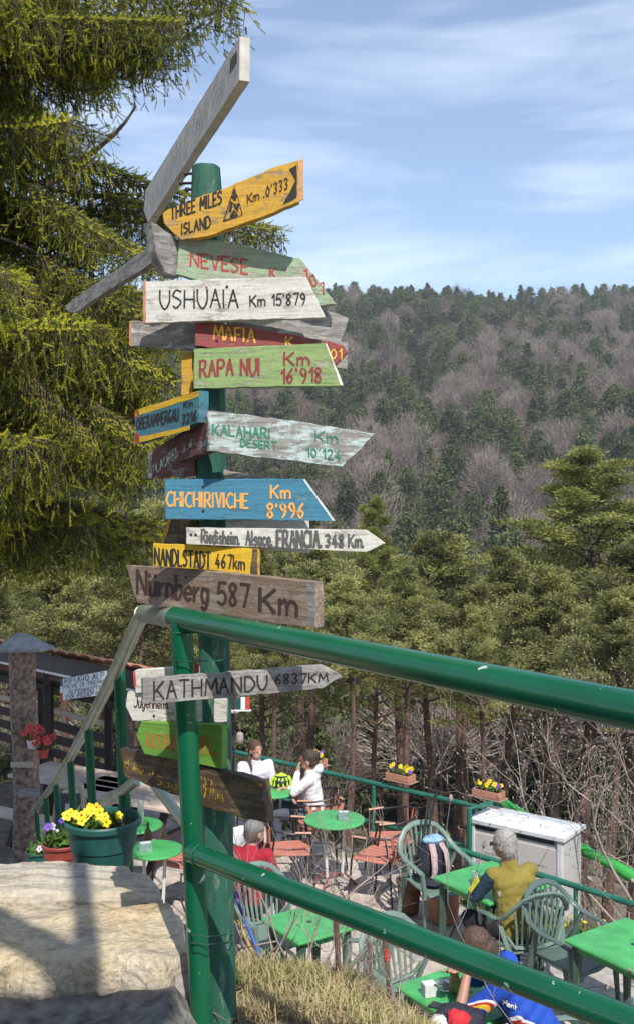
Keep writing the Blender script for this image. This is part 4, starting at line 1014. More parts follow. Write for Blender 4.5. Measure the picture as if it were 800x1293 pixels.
# ------------------------------------------------------------------ chairs and tables
M_plas = simple('green_plastic', (.15, .22, .185), .42, .14, 5, .05); M_plas_shade = simple('dark_green_plastic_chair', (.085, .125, .115), .4, .15, 5, .05)  # second green is darkened to paint in the shade over one chair
M_tab = simple('bright_green_tabletop', (.065, .35, .10), .42, .22, 7, .08, detail=9); M_tleg = simple('dark_table_leg', (.045, .085, .065), .5, .15, 6, .05)
M_blackm = simple('black_metal', (.02, .02, .02), .4, .1, 30, 0); M_coral = simple('coral_straps', (.50, .185, .13), .6, .12, 8, .1); M_whitem = simple('white_metal', (.62, .62, .58), .4, .1, 20, 0)
M_redm = simple('red_brown_metal', (.26, .05, .05), .5, .1, 20, 0); M_armw = simple('pale_wood_arm', (.50, .27, .19), .6, .2, 20, .1)
def plastic_chair(label, x, y, ang, mat, tint=None):
    t = thing('plastic_chair', label, 'chair', (x, y, 0), ang, 'green plastic garden chairs')
    # seat: dished grid
    m = MB(); n = 9; vs = []
    for j in range(n):
        for i in range(n):
            u = i/(n-1)*2-1; w = j/(n-1)*2-1; X = u*(.225-.02*(w < 0)*abs(w)); Y = w*.22; z = .435-.014*(1-u*u)*(1-w*w)-.012*max(0, w)**3+.004*abs(u)
            vs.append((X, Y, z))
    b = [(x_, y_, z_-.014) for x_, y_, z_ in vs]; q = []
    for j in range(n-1):
        for i in range(n-1): a = j*n+i; q.append((a, a+1, a+n+1, a+n)); q.append((n*n+a, n*n+a+n, n*n+a+n+1, n*n+a+1))
    for i in range(n-1):
        for a, c_ in ((i, i+1), (n*(n-1)+i+1, n*(n-1)+i), (i*n+n, i*n), (i*n+n-1, (i+1)*n+n-1)): q.append((a, n*n+a, n*n+c_, c_))
    m.add(vs+b, q); m.tube([(-.22, .21, .418), (0, .225, .405), (.22, .21, .418)], .02, 8, flat=.7); m.build('seat', mat, t, True)
    arch = [(-.275, .20, .615), (-.285, .06, .645), (-.288, -.08, .66), (-.280, -.19, .70), (-.245, -.255, .78), (-.17, -.295, .86), (-.08, -.315, .895), (0, -.32, .90)]
    arch = arch+[(-x_, y_, z_) for x_, y_, z_ in arch[-2::-1]]
    sm = []
    for i in range(len(arch)-1):
        for k in (0, .5): sm.append(tuple(lerp(arch[i][c_], arch[i+1][c_], k) for c_ in range(3)))
    sm.append(arch[-1])
    m = MB(); m.tube(sm, [.026]*len(sm), 8, flat=.55); m.build('back_rim', mat, t, True)
    me = None
    for k in range(9):
        u = (k-4)/4; xb = u*.165; yb = -.215-.0*abs(u); xt = u*.215; zt_ = .885-.13*abs(u)**2.2; yt = -.305+.055*abs(u)**2
        m = MB(); pts = [(xb, yb+.02*abs(u), .44), (lerp(xb, xt, .4), lerp(yb, yt, .35)-.018*(1-abs(u)), .60), (xt, yt, zt_)]
        for a, c_ in ((0, 1), (1, 2)):
            pa, pc = Vector(pts[a]), Vector(pts[c_]); m.bar(pa, pc+(pc-pa)*.01, .021, .010, up=(0, 1, 0))
        m.build('slat', mat, t)
    m = MB(); m.tube([(-.235, -.17, .55), (-.19, -.205, .47), (0, -.225, .445), (.19, -.205, .47), (.235, -.17, .55)], .022, 8, flat=.6); m.build('back_base', mat, t, True)
    for sx in (-1, 1):
        m = MB(); m.tube([(sx*.275, .19, .62), (sx*.258, .20, .45), (sx*.27, .235, 0)], [.026, .030, .017], 8, flat=.7); m.build('front_leg', mat, t, True)
        m = MB(); m.tube([(sx*.285, -.12, .66), (sx*.235, -.20, .44), (sx*.265, -.275, 0)], [.022, .030, .017], 8, flat=.7); m.build('rear_leg', mat, t, True)
    return t
def face(dx, dy): return math.atan2(dy, dx)-math.pi/2
U = Vector((.56, -.83)); V_ = Vector((.83, .56))
CH = dict(
 pack=plastic_chair('pale green plastic chair with a backpack on its seat, above the yellow-vested man\'s table', 1.10, 9.08, face(.42, -.9), M_plas),
 man=plastic_chair('green plastic chair the grey-haired man in the yellow vest sits on', 1.64, 7.93, face(-.33, .94), M_plas),
 big=plastic_chair('empty green plastic chair at the right, coloured darker for the dappled shade', 1.96, 7.62, face(.62, -.78), M_plas_shade),
 nearleft=plastic_chair('empty green plastic chair behind the square table of the cyclist', .66, 6.98, face(.56, -.83), M_plas),
 mid=plastic_chair('empty green plastic chair turned left, between two square tables in front of the grass', .22, 7.14, face(-.75, .60), M_plas),
 left=plastic_chair('empty pale green plastic chair left of the square table beside the red jacket', -.36, 8.0, face(.56, -.83), M_plas),
 cyc=plastic_chair('green plastic chair under the cyclist in blue at the bottom edge', 1.58, 6.0, face(-.95, .3), M_plas))
def square_table(label, cx, cy, s=.70):
    t = thing('square_table', label, 'table', (cx, cy, 0), math.atan2(U.y, U.x), 'square green plastic tables')
    m = MB(); m.box((0, 0, .705), (s, s, .030), bev=.010); m.build('tabletop', M_tab, t)
    m = MB(); m.lathe([(.022, .7201), (.020, .7212)], 12); m.build('parasol_hole', M_blackm, t)
    for k, (a, b) in enumerate(((1, 0), (-1, 0), (0, 1), (0, -1))):
        m = MB(); m.box((a*(s/2-.05), b*(s/2-.05), .665), (.012 if a else s-.1, .012 if b else s-.1, .05)); m.build('apron', M_tab, t)
    for sx in (-1, 1):
        for sy in (-1, 1):
            m = MB(); m.tube([(sx*(s/2-.07), sy*(s/2-.07), .69), (sx*(s/2-.055), sy*(s/2-.055), 0)], [.042, .024], 6); m.build('leg', M_tleg, t)
    return t
TB = square_table('square green table the man in the yellow vest leans on', 1.47, 8.39)
square_table('square green table cut by the right edge with branch shadows on it', 2.29, 7.17)
TF = square_table('square green table with a sugar box in front of the cyclist', 1.0, 6.47)
square_table('square green table behind the dry twigs, below the red jacket', -.06, 7.56, .54)
def round_table(label, cx, cy, r, z=.72):
    t = thing('round_table', label, 'table', (cx, cy, 0), 0, 'round green tables')
    m = MB(); m.lathe([(r*.9, z-.022), (r, z-.018), (r+.003, z-.008), (r, z-.002), (r-.006, z)], 40); m.build('tabletop', M_tab, t, True)
    for sx in (-1, 1): m = MB(); m.tube([(sx*.10, 0, z-.03), (sx*.075, .01, .12)], .016, 8); m.build('leg', M_whitem, t)
    for a in (.5, 2.6, 4.1):
        m = MB(); m.tube([(0, 0, .16), (math.cos(a)*.12, math.sin(a)*.12, .15), (math.cos(a)*.26, math.sin(a)*.26, .0)], .013, 8); m.build('foot', M_redm, t)
    return t
RA = round_table('round green table with a napkin holder among four coral chairs', .177, 10.04, .305)
round_table('small round green table between the two people in white tops', -.50, 11.06, .29)
round_table('nearer round green table right of the pansy pot', -1.50, 9.16, .26)
round_table('farther round green table with a tall glass, right of the pansy pot', -1.80, 9.86, .26)
def coral_chair(label, x, y, ang):
    t = thing('cafe_chair', label, 'chair', (x, y, 0), ang, 'coral cafe chairs with black metal frames')
    m = MB(); n = 7
    pts = [(-.21, .19), (0, .215), (.21, .19), (.20, -.05), (.16, -.20), (0, -.215), (-.16, -.20), (-.20, -.05)]
    m.prism([(a, b, .462) for a, b in pts], Vector((0, 0, -.022)), .006); m.build('seat', M_coral, t)
    for k in range(5):
        m = MB(); a = (k-2)*.07; m.bar((a, -.19, .466), (a, .19, .466), .045, .005); m.build('seat_strap', M_coral, t)
    m = MB(); hoop = [(-.25, .16, .67), (-.265, 0, .68), (-.235, -.15, .70), (-.14, -.25, .725), (0, -.285, .735), (.14, -.25, .725), (.235, -.15, .70), (.265, 0, .68), (.25, .16, .67)]
    m.tube(hoop, .0105, 7); m.build('arm_hoop', M_blackm, t, True)
    for sx in (-1, 1):
        m = MB(); m.tube([(sx*.25, .16, .67), (sx*.235, .19, .45), (sx*.255, .22, 0)], .0105, 7); m.build('front_leg', M_blackm, t, True)
        m = MB(); m.tube([(sx*.225, -.17, .70), (sx*.19, -.20, .45), (sx*.235, -.25, 0)], .0105, 7); m.build('rear_leg', M_blackm, t, True)
        m = MB(); m.tube([(sx*.251, .18, .682), (sx*.266, .02, .692)], .017, 8, flat=.6); m.build('arm_pad', M_armw, t)
    for k in range(5):
        u = (k-2)/2; m = MB(); m.bar((u*.10, -.205, .455), (u*.185, -.272+.05*abs(u)**2, .725), .05, .006, up=(0, 1, 0)); m.build('back_strap', M_coral, t)
    m = MB(); m.tube([(-.19, .17, .45), (.19, .17, .45)], .009, 6); m.tube([(-.17, -.19, .45), (.17, -.19, .45)], .009, 6); m.build('cross_bar', M_blackm, t)
coral_chair('coral chair in front right of the round table, its back to the fence', .62, 9.75, face(-.75, .45))
coral_chair('coral chair behind right of the round table close to the fence post', .76, 10.25, face(-.95, -.15))
coral_chair('coral chair left of the round table behind the dry twigs', -.26, 9.95, face(.95, .1))
coral_chair('coral chair behind the round table, back of the person in the white hoodie', .03, 10.72, face(-.25, .9))
coral_chair('coral chair partly hidden behind the green corner post on the left', -1.28, 9.62, face(-.6, .4))
def clearmat(n, c, tr=.75):
    m, N, L, b = newmat(n); b.inputs['Base Color'].default_value = tuple(c)+(1,); b.inputs['Transmission Weight'].default_value = tr; b.inputs['Roughness'].default_value = .15; return m
M_glass = clearmat('drinking_glass', (.85, .9, .88)); M_card = simple('white_card', (.62, .62, .60), .6, .1, 30, 0); M_hold = simple('grey_holder', (.20, .30, .28), .3, .3, 30, 0)
def napkin(label, c, rz=.2):
    t = thing('napkin_holder', label, 'napkin holder', c, rz, 'napkin holders on the tables')
    m = MB(); m.box((0, 0, .004), (.12, .07, .008), bev=.002); m.build('base', M_hold, t)
    for s in (-1, 1): m = MB(); m.box((0, s*.032, .045), (.115, .005, .075), bev=.001); m.build('side', M_hold, t)
    m = MB(); m.box((0, 0, .045), (.10, .045, .07), bev=.003); m.build('napkins', M_card, t)
napkin('napkin holder on the round table among the four coral chairs', P(433, 1032, 10.02)*1.0-Vector((0, 0, .0)), .1)
bpy.data.objects['napkin_holder'].location.z = .7205
c = P(184, 1071, 9.1); napkin('napkin holder on the nearer round table beside the pansy pot', (c.x, 9.1, .7205), .3)
def glass(label, x, y, z, r=.032, h=.13, group='glasses on the tables'):
    m = MB(); m.lathe([(r*.8, 0), (r*.85, .004), (r, h), (r*.92, h), (r*.76, .01)], 16); o = m.build('drinking_glass', M_glass, None, True); o.location = (x, y, z); tag(o, label, 'glass', group)
c = P(178, 1036, 9.9); glass('tall clear glass on the farther round table', c.x, 9.9, .7205, .035, .22)
glass('clear glass at the elbow of the man in the yellow vest', 1.33, 8.30, .7205, .03, .11)
def bottle(label, x, y, z):
    m = MB(); m.lathe([(.03, 0), (.032, .01), (.032, .12), (.012, .16), (.012, .20), (.014, .205)], 14); o = m.build('bottle', simple('dark_bottle', (.03, .018, .01), .2, .1, 10, 0), None, True); o.location = (x, y, z); tag(o, label, 'bottle')
c = P(187, 1066, 9.28); bottle('small dark bottle on the nearer round table', c.x, 9.28, .7205)
# things on the cyclist's table
def boxthing(name, label, cat, c, size, mat, rz=0, bev=.004):
    m = MB(); m.box((0, 0, size[2]/2), size, bev=bev); o = m.build(name, mat, None); o.location = c; o.rotation_euler = (0, 0, rz); tag(o, label, cat); return o
c = G(541, 1257, .7205); boxthing('sugar_box', 'white sugar packet box on the cyclist\'s table', 'box', c, (.085, .07, .085), M_card, .3)
c = G(556, 1272, .7205); boxthing('smartphone', 'black phone lying on the cyclist\'s table', 'phone', c, (.075, .15, .009), M_blackm, 1.0, .003)
c = G(561, 1248, .7205); t = thing('ashtray', 'glass dish with crumpled wrapper behind the sugar box', 'dish', c)
m = MB(); m.lathe([(.045, 0), (.06, .035), (.055, .035), (.04, .008)], 18); m.build('dish', M_glass, t, True); m = MB(); lump(m, (0, 0, .035), .035, (1, .8, .6), 3, 8); m.build('wrapper', simple('foil', (.5, .5, .5), .3, .3, 30, .5, metal=.6), t)

# ------------------------------------------------------------------ storage box, terracotta pots, backpack
M_box = simple('white_plastic_panel', (.50, .47, .45), .6, .10, 3, .05); M_lid = simple('pale_lid', (.60, .61, .62), .5, .12, 5, .05)
bA = P(599, 1045, 9.62); bB = P(716, 1064, 9.05); dx = (bB-bA); dx.z = 0; L_ = dx.length; ang = math.atan2(dx.y, dx.x); bc = Vector(((bA.x+bB.x)/2, (bA.y+bB.y)/2, 0))
t = thing('storage_box', 'white garden storage box with a grey lid standing beyond the fence rail', 'storage box', bc+Vector((.1, .22, 0)), ang)
H_ = EYE-(1040-CY)/F*9.6
m = MB(); m.box((0, 0, H_/2), (L_, .44, H_), bev=.012); m.build('body', M_box, t)
for i in range(2): m = MB(); m.box((-L_/4+i*L_/2+.0, -.226, H_/2-.02), (L_/2-.05, .014, H_-.14), bev=.004); m.build('door_panel', M_box, t)
for i in (-1, 1): m = MB(); m.box((i*(L_/2-.025), -.232, H_/2), (.05, .02, H_-.01), bev=.004); m.build('corner_strip', M_lid, t)
m = MB(); m.prism([(-L_/2-.03, -.26, H_+.003), (L_/2+.03, -.26, H_+.003), (L_/2+.03, -.26, H_+.035), (-L_/2-.03, -.26, H_+.035)], Vector((0, .52, 0)), .004)
m.add([(-L_/2-.03, -.26, H_+.036), (L_/2+.03, -.26, H_+.036), (L_/2+.03, .26, H_+.036), (-L_/2-.03, .26, H_+.036), (-L_/2+.05, .0, H_+.085), (L_/2-.05, .0, H_+.085)], [(0, 1, 5, 4), (1, 2, 5), (2, 3, 4, 5), (3, 0, 4), (3, 2, 1, 0)]); m.build('lid', M_lid, t)
m = MB(); m.box((-.02, -.229, H_-.035), (L_-.12, .008, .03)); m.build('lid_gap_shade', M_blackm, t)  # black strip paints in the shade of the gap under the lid
M_faint = simple('faint_print', (.42, .38, .36), .7, .1, 20, 0)
for i in range(3):
    for j in range(2): m = MB(); m.box((-L_/4+j*L_/2, -.2345, H_*.68-i*.14), (.17-.03*i, .002, .018)); m.build('printed_line', M_faint, t)
pot('clay_pot', 'large terracotta pot under the chair with the backpack', (1.18, 9.28, .02), .135, .17, .33, M_terra)
pot('clay_pot', 'dark weathered clay pot left of the backpack chair', (.875, 9.45, .02), .09, .12, .32, simple('dark_clay', (.16, .085, .055), .9, .4, 12, .4))
bp = thing('backpack', 'dark navy backpack with pink-grey straps and trekking poles on a plastic chair', 'backpack', (1.09, 9.07, .43), face(.42, -.9))
M_navy = simple('navy_fabric', (.018, .02, .032), .8, .3, 30, .4); M_pink = simple('pink_grey_strap', (.42, .30, .31), .8, .2, 60, .4); M_bluec = simple('light_blue_cloth', (.22, .36, .55), .8, .3, 14, .4)
m = MB(); lump(m, (0, -.06, .20), .20, (.80, .55, 1.12), 5.3, 16); m.build('bag', M_navy, bp, True)
for s in (-1, 1): m = MB(); m.tube([(s*.05, .0, .37), (s*.065, .065, .30), (s*.07, .09, .18), (s*.075, .07, .05)], [.030, .030, .027, .02], 8, flat=.4); m.build('strap', M_pink, bp, True)
m = MB(); lump(m, (0, -.05, .39), .095, (1.15, .8, .5), 8.1, 12); m.build('top_pocket', M_bluec, bp, True)
m = MB(); lump(m, (.02, .05, .05), .10, (1.5, .9, .45), 2.1, 12); m.build('hip_belt', M_navy, bp, True)
for s in (0, 1):
    m = MB(); m.tube([(.10-.03*s, -.10, .30), (.0-.075*s, -.16, .66+.04*s)], .011, 8); m.tube([(.0-.075*s, -.16, .66+.04*s), (-.03-.085*s, -.17, .76+.05*s)], .017, 8); m.build('trekking_pole', M_blackm, bp, True)

# ------------------------------------------------------------------ open shelter on the left
M_dark = simple('dark_stained_wood', (.045, .032, .028), .8, .3, 6, .3); M_fas = simple('dark_grey_fascia', (.060, .058, .060), .6, .2, 3, .1); M_gut = simple('white_gutter', (.72, .72, .70), .5, .1, 8, 0)
M_tile = simple('terracotta_tile', (.40, .185, .115), .85, .35, 3, .3); M_palew = simple('pale_plank', (.50, .41, .33), .8, .2, 5, .3); M_redw = simple('red_brown_beam', (.11, .035, .03), .8, .2, 5, .2)
a = P(-60, 789, 13.9); b = P(338, 881, 9.55); a.z = b.z = 2.06; b = a.lerp(b, .93)
hut = thing('open_shelter', 'low open shelter with dark fascia and terracotta tiles at the left behind the log post', 'shelter', ((a.x+b.x)/2, (a.y+b.y)/2, 0))
ho = Vector(hut.location); d = (b-a); Lh = d.length; dn = d.normalized(); back = Vector((dn.y, -dn.x, 0)); 
if back.y < 0: back = -back
back = Vector((-.30, .95, 0))
def hb(name, p0, p1, w, h, mat, up=(0, 0, 1)): m = MB(ho); m.bar(p0, p1, w, h, up); return m.build(name, mat, hut)
hb('fascia', a+Vector((0, 0, -.10)), b+Vector((0, 0, -.10)), .03, .20, M_fas)
hb('gutter', a+Vector((0, 0, -.215))-back*.02, b+Vector((0, 0, -.215))-back*.02, .05, .028, M_gut)
m = MB(ho); q = [a+back*.02, b+back*.02, b+back*2.6-Vector((0, 0, .75))-dn*.4, a+back*2.6-Vector((0, 0, .75))]; m.prism(q, Vector((0, 0, -.05)), .004); rf = m.build('roof', M_fas, hut)
nt_ = 24
for r_ in range(4):
    for i in range(nt_):
        p0 = a.lerp(b, (i+.5)/nt_)+back*(r_*.62+.30)+Vector((0, 0, .045-.18*r_-.05+rs.uniform(-.008, .008)))
        m = MB(); X = dn; Yv = (Vector((-dn.y, dn.x, 0))-Vector((0, 0, .289))).normalized(); Zv = X.cross(Yv); M = Matrix((X, Yv, Zv)).transposed()
        if Zv.z < 0: M = Matrix((-X, Yv, -Zv)).transposed()
        w = Lh/nt_; vs = []
        for yy in (-.36, .36):
            for k in range(5): u = (k-2)/2*w*.52; vs.append((u, yy, .028*(1-(u/(w*.5))**2)+(.012 if yy < 0 else -.008)))
        vs += [(x, y, z-.014) for x, y, z in vs]
        m.add([M @ Vector(v_) for v_ in vs], [(k, k+1, k+6, k+5) for k in range(4)]+[(10+k, 15+k, 16+k, 11+k) for k in range(4)]+[(k, 10+k, 11+k, k+1) for k in range(4)]+[(0, 5, 15, 10), (4, 14, 19, 9)])
        o = m.build('roof_tile', M_tile, rf); o.location = p0-ho
for t in (.12, .42, .70, .985):
    p = a.lerp(b, t)+back*.06; hb('post', Vector((p.x, p.y, 0)), Vector((p.x, p.y, 1.86)), .11, .11, M_dark, up=(1, 0, 0))
    p = a.lerp(b, t)+back*2.3; hb('post', Vector((p.x, p.y, -.5)), Vector((p.x, p.y, 1.25)), .10, .10, M_dark, up=(1, 0, 0))
hb('beam', a+back*.1-Vector((0, 0, .27)), b+back*.1-Vector((0, 0, .27)), .09, .10, M_redw)
hb('beam', a+back*2.3-Vector((0, 0, .80)), b-dn*.6+back*2.3-Vector((0, 0, .80)), .09, .12, M_dark)
for z in (.35, .55, .75, .95):
    hb('back_rail', a+back*2.35-Vector((0, 0, 2.06-z)), a.lerp(b, .7)+back*2.35-Vector((0, 0, 2.06-z)), .04, .12 if z < .9 else .07, M_dark if z < .9 else M_palew)
# hanging sign, written in capitals on white
pA = Plane(77, 11.6, 136, 11.0)
hs_ = thing('hanging_sign', 'white hut sign with several lines of capitals hanging under the shelter roof', 'sign', pA.un(106, 866))
sign([(79, 857), (134, 847), (134, 877), (79, 884)], 77, 11.6, 136, 11.0, .02, simple('sign_white', (.66, .68, .72), .6, .06, 20, 0), None,
     [(T('RIFUGIO ALP', 82, 863.5, 132, 856, 7, 7, jit=.1), .9, I_grey), (T('PIEVE DI TREMO', 81, 870, 131, 862.5, 4.6, 4.6, jit=.1), .6, I_grey), (T('ALPENHUTTE', 87, 876.3, 128, 870.3, 4.8, jit=.1), .6, I_grey), (T('POI PEDERIN', 84, 882.5, 126, 876.5, 4.5, jit=.1), .6, I_grey)],
     parent=hs_, ploc=Vector(hs_.location), rough=0, name='panel')
for k, mt in enumerate((M_potgreen, M_gut, M_endred)):
    sign([(76, 858+k*9), (79, 857.5+k*9), (79, 866+k*9), (76, 866.5+k*9)], 77, 11.59, 136, 10.99, .018, mt, None, parent=hs_, ploc=Vector(hs_.location), rough=0, name='tricolour_stripe')
# log post with slate cap
M_lbark = simple('rough_log_bark', (.24, .17, .13), .95, .65, 22, 1.0, detail=9, dist=.03); M_slate = simple('slate', (.27, .265, .27), .85, .3, 14, .8, dist=.01)
lp = P(31, 0, 9.2); lg = thing('log_post', 'thick bark-covered log post with a slate cap and small boards nailed on', 'post', (lp.x, 9.2, 0)); lo_ = Vector(lg.location)
m = MB(); vs = []; fs = []; n = 26; k = 60; ht = EYE-(820-CY)/F*9.2
for i in range(k):
    z = -.1+(ht+.1)*i/(k-1)
    for j in range(n):
        an = 2*math.pi*j/n; r_ = .118*(1+.10*mnoise.noise(Vector((math.cos(an)*1.5, math.sin(an)*1.5, z*1.2)))+.10*mnoise.noise(Vector((math.cos(an)*7, math.sin(an)*7, z*3)))+.05*mnoise.noise(Vector((math.cos(an)*16, math.sin(an)*16, z*14)))); vs.append((math.cos(an)*r_+.02*math.sin(z*1.7), math.sin(an)*r_, z))
for i in range(k-1):
    for j in range(n): fs.append((i*n+j, i*n+(j+1) % n, (i+1)*n+(j+1) % n, (i+1)*n+j))
fs.append(tuple(range((k-1)*n, k*n))); m.add(vs, fs); m.build('log', M_lbark, lg, True)
m = MB(); cap = [(-.22, -.20), (-.03, -.24), (.20, -.2), (.29, -.02), (.14, .22), (-.13, .24), (-.24, .05)]
m.add([(x, y, ht+.005) for x, y in cap]+[(x*.98, y*.98, ht+.03) for x, y in cap]+[(x*.25-.05, y*.25+.05, ht+.135) for x, y in cap], [tuple(range(6, -1, -1))]+[(r_*7+i, r_*7+(i+1) % 7, r_*7+7+(i+1) % 7, r_*7+7+i) for r_ in (0, 1) for i in range(7)]+[tuple(range(14, 21))]); m.build('slate_cap', M_slate, lg)
for (x0, y0, x1, y1, mt) in ((14, 962, 42, 969, M_palew), (24, 996, 50, 1007, M_grey)):
    c = P((x0+x1)/2, (y0+y1)/2, 9.05); m = MB(lo_); m.box(c, ((x1-x0)/F*9.05, .025, (y1-y0)/F*9.05), bev=.003); m.build('nailed_board', mt, lg)
for i, (px, py, mt, lab) in enumerate(((41, 938, M_card, 'small white hanging pot of red plants on the log post'), (55, 950, M_endred, 'small red hanging pot of red plants beside the log post'))):
    c = P(px, py, 9.0); t = pot('hanging_pot', lab, c-Vector((0, 0, .05)), .035, .05, .08, mt); plant_bunch(t, (0, 0, .07), .10, .06, .10, 14, [M_pr], 40+i, nl=60, petal=.035)
# picnic tables and chalkboard under / before the shelter
def picnic(x, y, rz, label):
    t = thing('picnic_table', label, 'table', (x, y, 0), rz, 'picnic tables under the shelter')
    for i in range(4): m = MB(); m.box((0, -.27+i*.18, .74), (1.5, .165, .035), bev=.004); m.build('plank', M_palew, t)
    for s in (-1, 1):
        for i in range(2): m = MB(); m.box((0, s*(.60+i*.13), .44), (1.5, .12, .035), bev=.004); m.build('bench_plank', M_palew, t)
        m = MB(); m.bar((s*.55, -.62, .40), (s*.55, .62, .40), .04, .08); m.build('bearer', M_dark, t)
        for q in (-1, 1): m = MB(); m.bar((s*.55, q*.18, .72), (s*.55, q*.52, 0), .05, .08, up=(1, 0, 0)); m.build('leg', M_dark, t)
picnic(-2.78, 11.5, -.5, 'pale plank picnic table behind the middle of the stair handrail')
picnic(-1.98, 10.85, -.5, 'pale plank picnic table behind the lower brown board')
ez = thing('chalkboard', 'wooden A-frame chalkboard standing behind the stair handrail', 'chalkboard', (-2.37, 9.5, 0))
for s in (-1, 1): m = MB(); m.bar((s*.11, 0, 1.22), (s*.20, -.10, .2), .035, .025, up=(0, 1, 0)); m.build('frame_leg', M_palew, ez); m = MB(); m.bar((s*.11, .02, 1.22), (s*.18, .35, .2), .035, .025, up=(0, 1, 0)); m.build('rear_leg', M_palew, ez)
m = MB(); m.bar((-.13, -.01, 1.20), (.13, -.01, 1.20), .03, .05, up=(0, 1, 0)); m.build('top_rail', M_palew, ez)
m = MB(); m.prism([(-.11, -.025, 1.14), (.11, -.025, 1.14), (.15, -.085, .62), (-.15, -.085, .62)], Vector((0, .015, 0)), .002); m.build('slate_board', simple('chalk_slate', (.07, .09, .11), .6, .3, 9, 0), ez)
m = MB(); m.prism([(-.03, -.045, 1.05), (.06, -.045, 1.05), (.07, -.06, .9), (-.04, -.062, .9)], Vector((0, .004, 0)), .001); m.build('paper_note', M_card, ez)
# small tricolour board and lamp on the shelter's last post
c = P(307, 888, 9.7); fl = thing('tricolour_board', 'small green white and red board under the right end of the shelter roof', 'sign', c)
for i, mt in enumerate((M_potgreen, M_gut, M_endred)): m = MB(); m.box(((i-1)*.045, 0, 0), (.043, .015, .12), bev=.002); m.build('stripe', mt, fl)
m = MB(); m.box((0, 0, -.07), (.16, .03, .012)); m.build('ledge', M_gut, fl)
c = P(303, 932, 9.6); lm = thing('wall_lamp', 'small pale lamp on the dark post left of the woman with the braid', 'lamp', c)
m = MB(); m.lathe([(.015, .06), (.035, .04), (.038, .0), (.03, -.04), (.015, -.055)], 14); m.build('lamp_glass', simple('milky_lamp', (.34, .28, .27), .4, .2, 20, 0), lm, True); m = MB(); m.tube([(0, 0, .08), (0, .05, .14), (-.08, .08, .14)], .012, 6); m.build('bracket', M_blackm, lm)

# ------------------------------------------------------------------ spruce on the left
M_spr = leafmat('spruce_needles', (.048, .066, .014), (.16, .19, .028), (.37, .40, .05), scale=1.4, trans=.38, perobj=.22, rough=.5)
M_tips = leafmat('spruce_young_tips', (.19, .23, .028), (.56, .54, .06), scale=1.6, trans=.35, perobj=.25, rough=.5)
M_swood = simple('spruce_twig_wood', (.13, .095, .075), .9, .3, 20, .3)
def spruce_branch(seed, ln):
    r = np.random.default_rng(seed); wood = []; S = []   # S: (pos, dir, len, tip?)
    n = 13; main = [np.array([ln*t, .12*ln*np.sin(2.2*t+seed)*t, ln*(.10*t-.36*t*t+.20*t**3)]) for t in np.linspace(0, 1, n)]
    wood.append(np_tube(main, np.linspace(.024, .004, n), 5)+(2,))
    nl = int(17*ln)
    for i in range(nl):
        t = .16+.84*(i+.5)/nl; k = min(n-2, int(t*(n-1))); o = main[k]+(main[k+1]-main[k])*(t*(n-1)-k)
        for s in (-1, 1):
            L_ = ln*(.36*(1-t*.72)+.05)*r.uniform(.7, 1.15)
            d = np.array([.75, s*1.0, .05]); d /= np.linalg.norm(d)
            m_ = 6; lat = [o+d*L_*q+np.array([0, 0, -.30*L_*q*q]) for q in np.linspace(0, 1, m_)]
            wood.append(np_tube(lat, np.linspace(.006, .002, m_), 3)+(2,))
            for j in range(1, m_):
                p = lat[j]
                # hanging branchlet
                hl = r.uniform(.14, .60)*(1.1-.4*t); q0 = p
                hd = np.array([r.normal()*.22+.15, r.normal()*.22, -1.0]); hd /= np.linalg.norm(hd)
                e = p+hd*hl; wood.append(np_tube([p, (p+e)/2+r.normal(size=3)*.012, e], [.003, .002, .0015], 3)+(2,))
                ns = max(1, int(hl/.085))
                for u in range(ns):
                    c = p+(e-p)*(u+.3)/ns
                    sd_ = np.array([r.normal(), r.normal(), -.55+r.normal()*.3]); sd_ /= np.linalg.norm(sd_)
                    S.append((c, sd_, r.uniform(.06, .11), r.random() < .25))
                S.append((e-hd*.03, hd+r.normal(size=3)*.15, r.uniform(.06, .10), True))
                sd_ = d*.8+np.array([.3, 0, .12])+r.normal(size=3)*.35; sd_ /= np.linalg.norm(sd_); S.append((p, sd_, r.uniform(.05, .10), r.random() < .6))
            S.append((lat[-1], d+np.array([0, 0, -.2]), .10, True))
    S.append((main[-1], main[-1]-main[-2], .12, True))
    c = np.array([s[0] for s in S]); D = np.array([s[1]/np.linalg.norm(s[1]) for s in S]); L_ = np.array([s[2] for s in S]); tip = np.array([s[3] for s in S])
    K = 22; N_ = len(S)
    t = np.tile(np.linspace(.0, 1, K), (N_, 1)); ang = np.tile(np.arange(K)*2.4, (N_, 1))+r.uniform(0, 6.3, (N_, 1))
    ref = np.where(np.abs(D[:, 2:3]) < .9, np.array([[0, 0, 1.]]), np.array([[1., 0, 0]])); X = np.cross(D, ref); X /= np.linalg.norm(X, axis=1)[:, None]; Y_ = np.cross(D, X)
    rad = X[:, None]*np.cos(ang)[..., None]+Y_[:, None]*np.sin(ang)[..., None]
    base = c[:, None]+D[:, None]*(t*L_[:, None])[..., None]; nd = rad*.8+D[:, None]*.75; nl_ = .021*(1-.35*t[..., None]); side = np.cross(rad, D[:, None])*.0046
    v = np.stack([base-side, base+side, base+nd*nl_], 2).reshape(-1, 3); f = np.arange(len(v)).reshape(-1, 3); mi = np.repeat(np.where(tip, 1, 0), K)
    wv, wf, wm = merge(wood); V = np.concatenate([wv, v]); Fc = np.concatenate([wf, f+len(wv)]); MI = np.concatenate([np.full(len(wf), 2), mi])
    me = np_mesh('spruce_branch', V, Fc, MI); [me.materials.append(q) for q in (M_spr, M_tips, M_swood)]; return me
SB = [spruce_branch(s, 2.0) for s in (51, 52, 53, 54)]
SX, SY = -3.05, 6.5
spz = height(SX, SY)
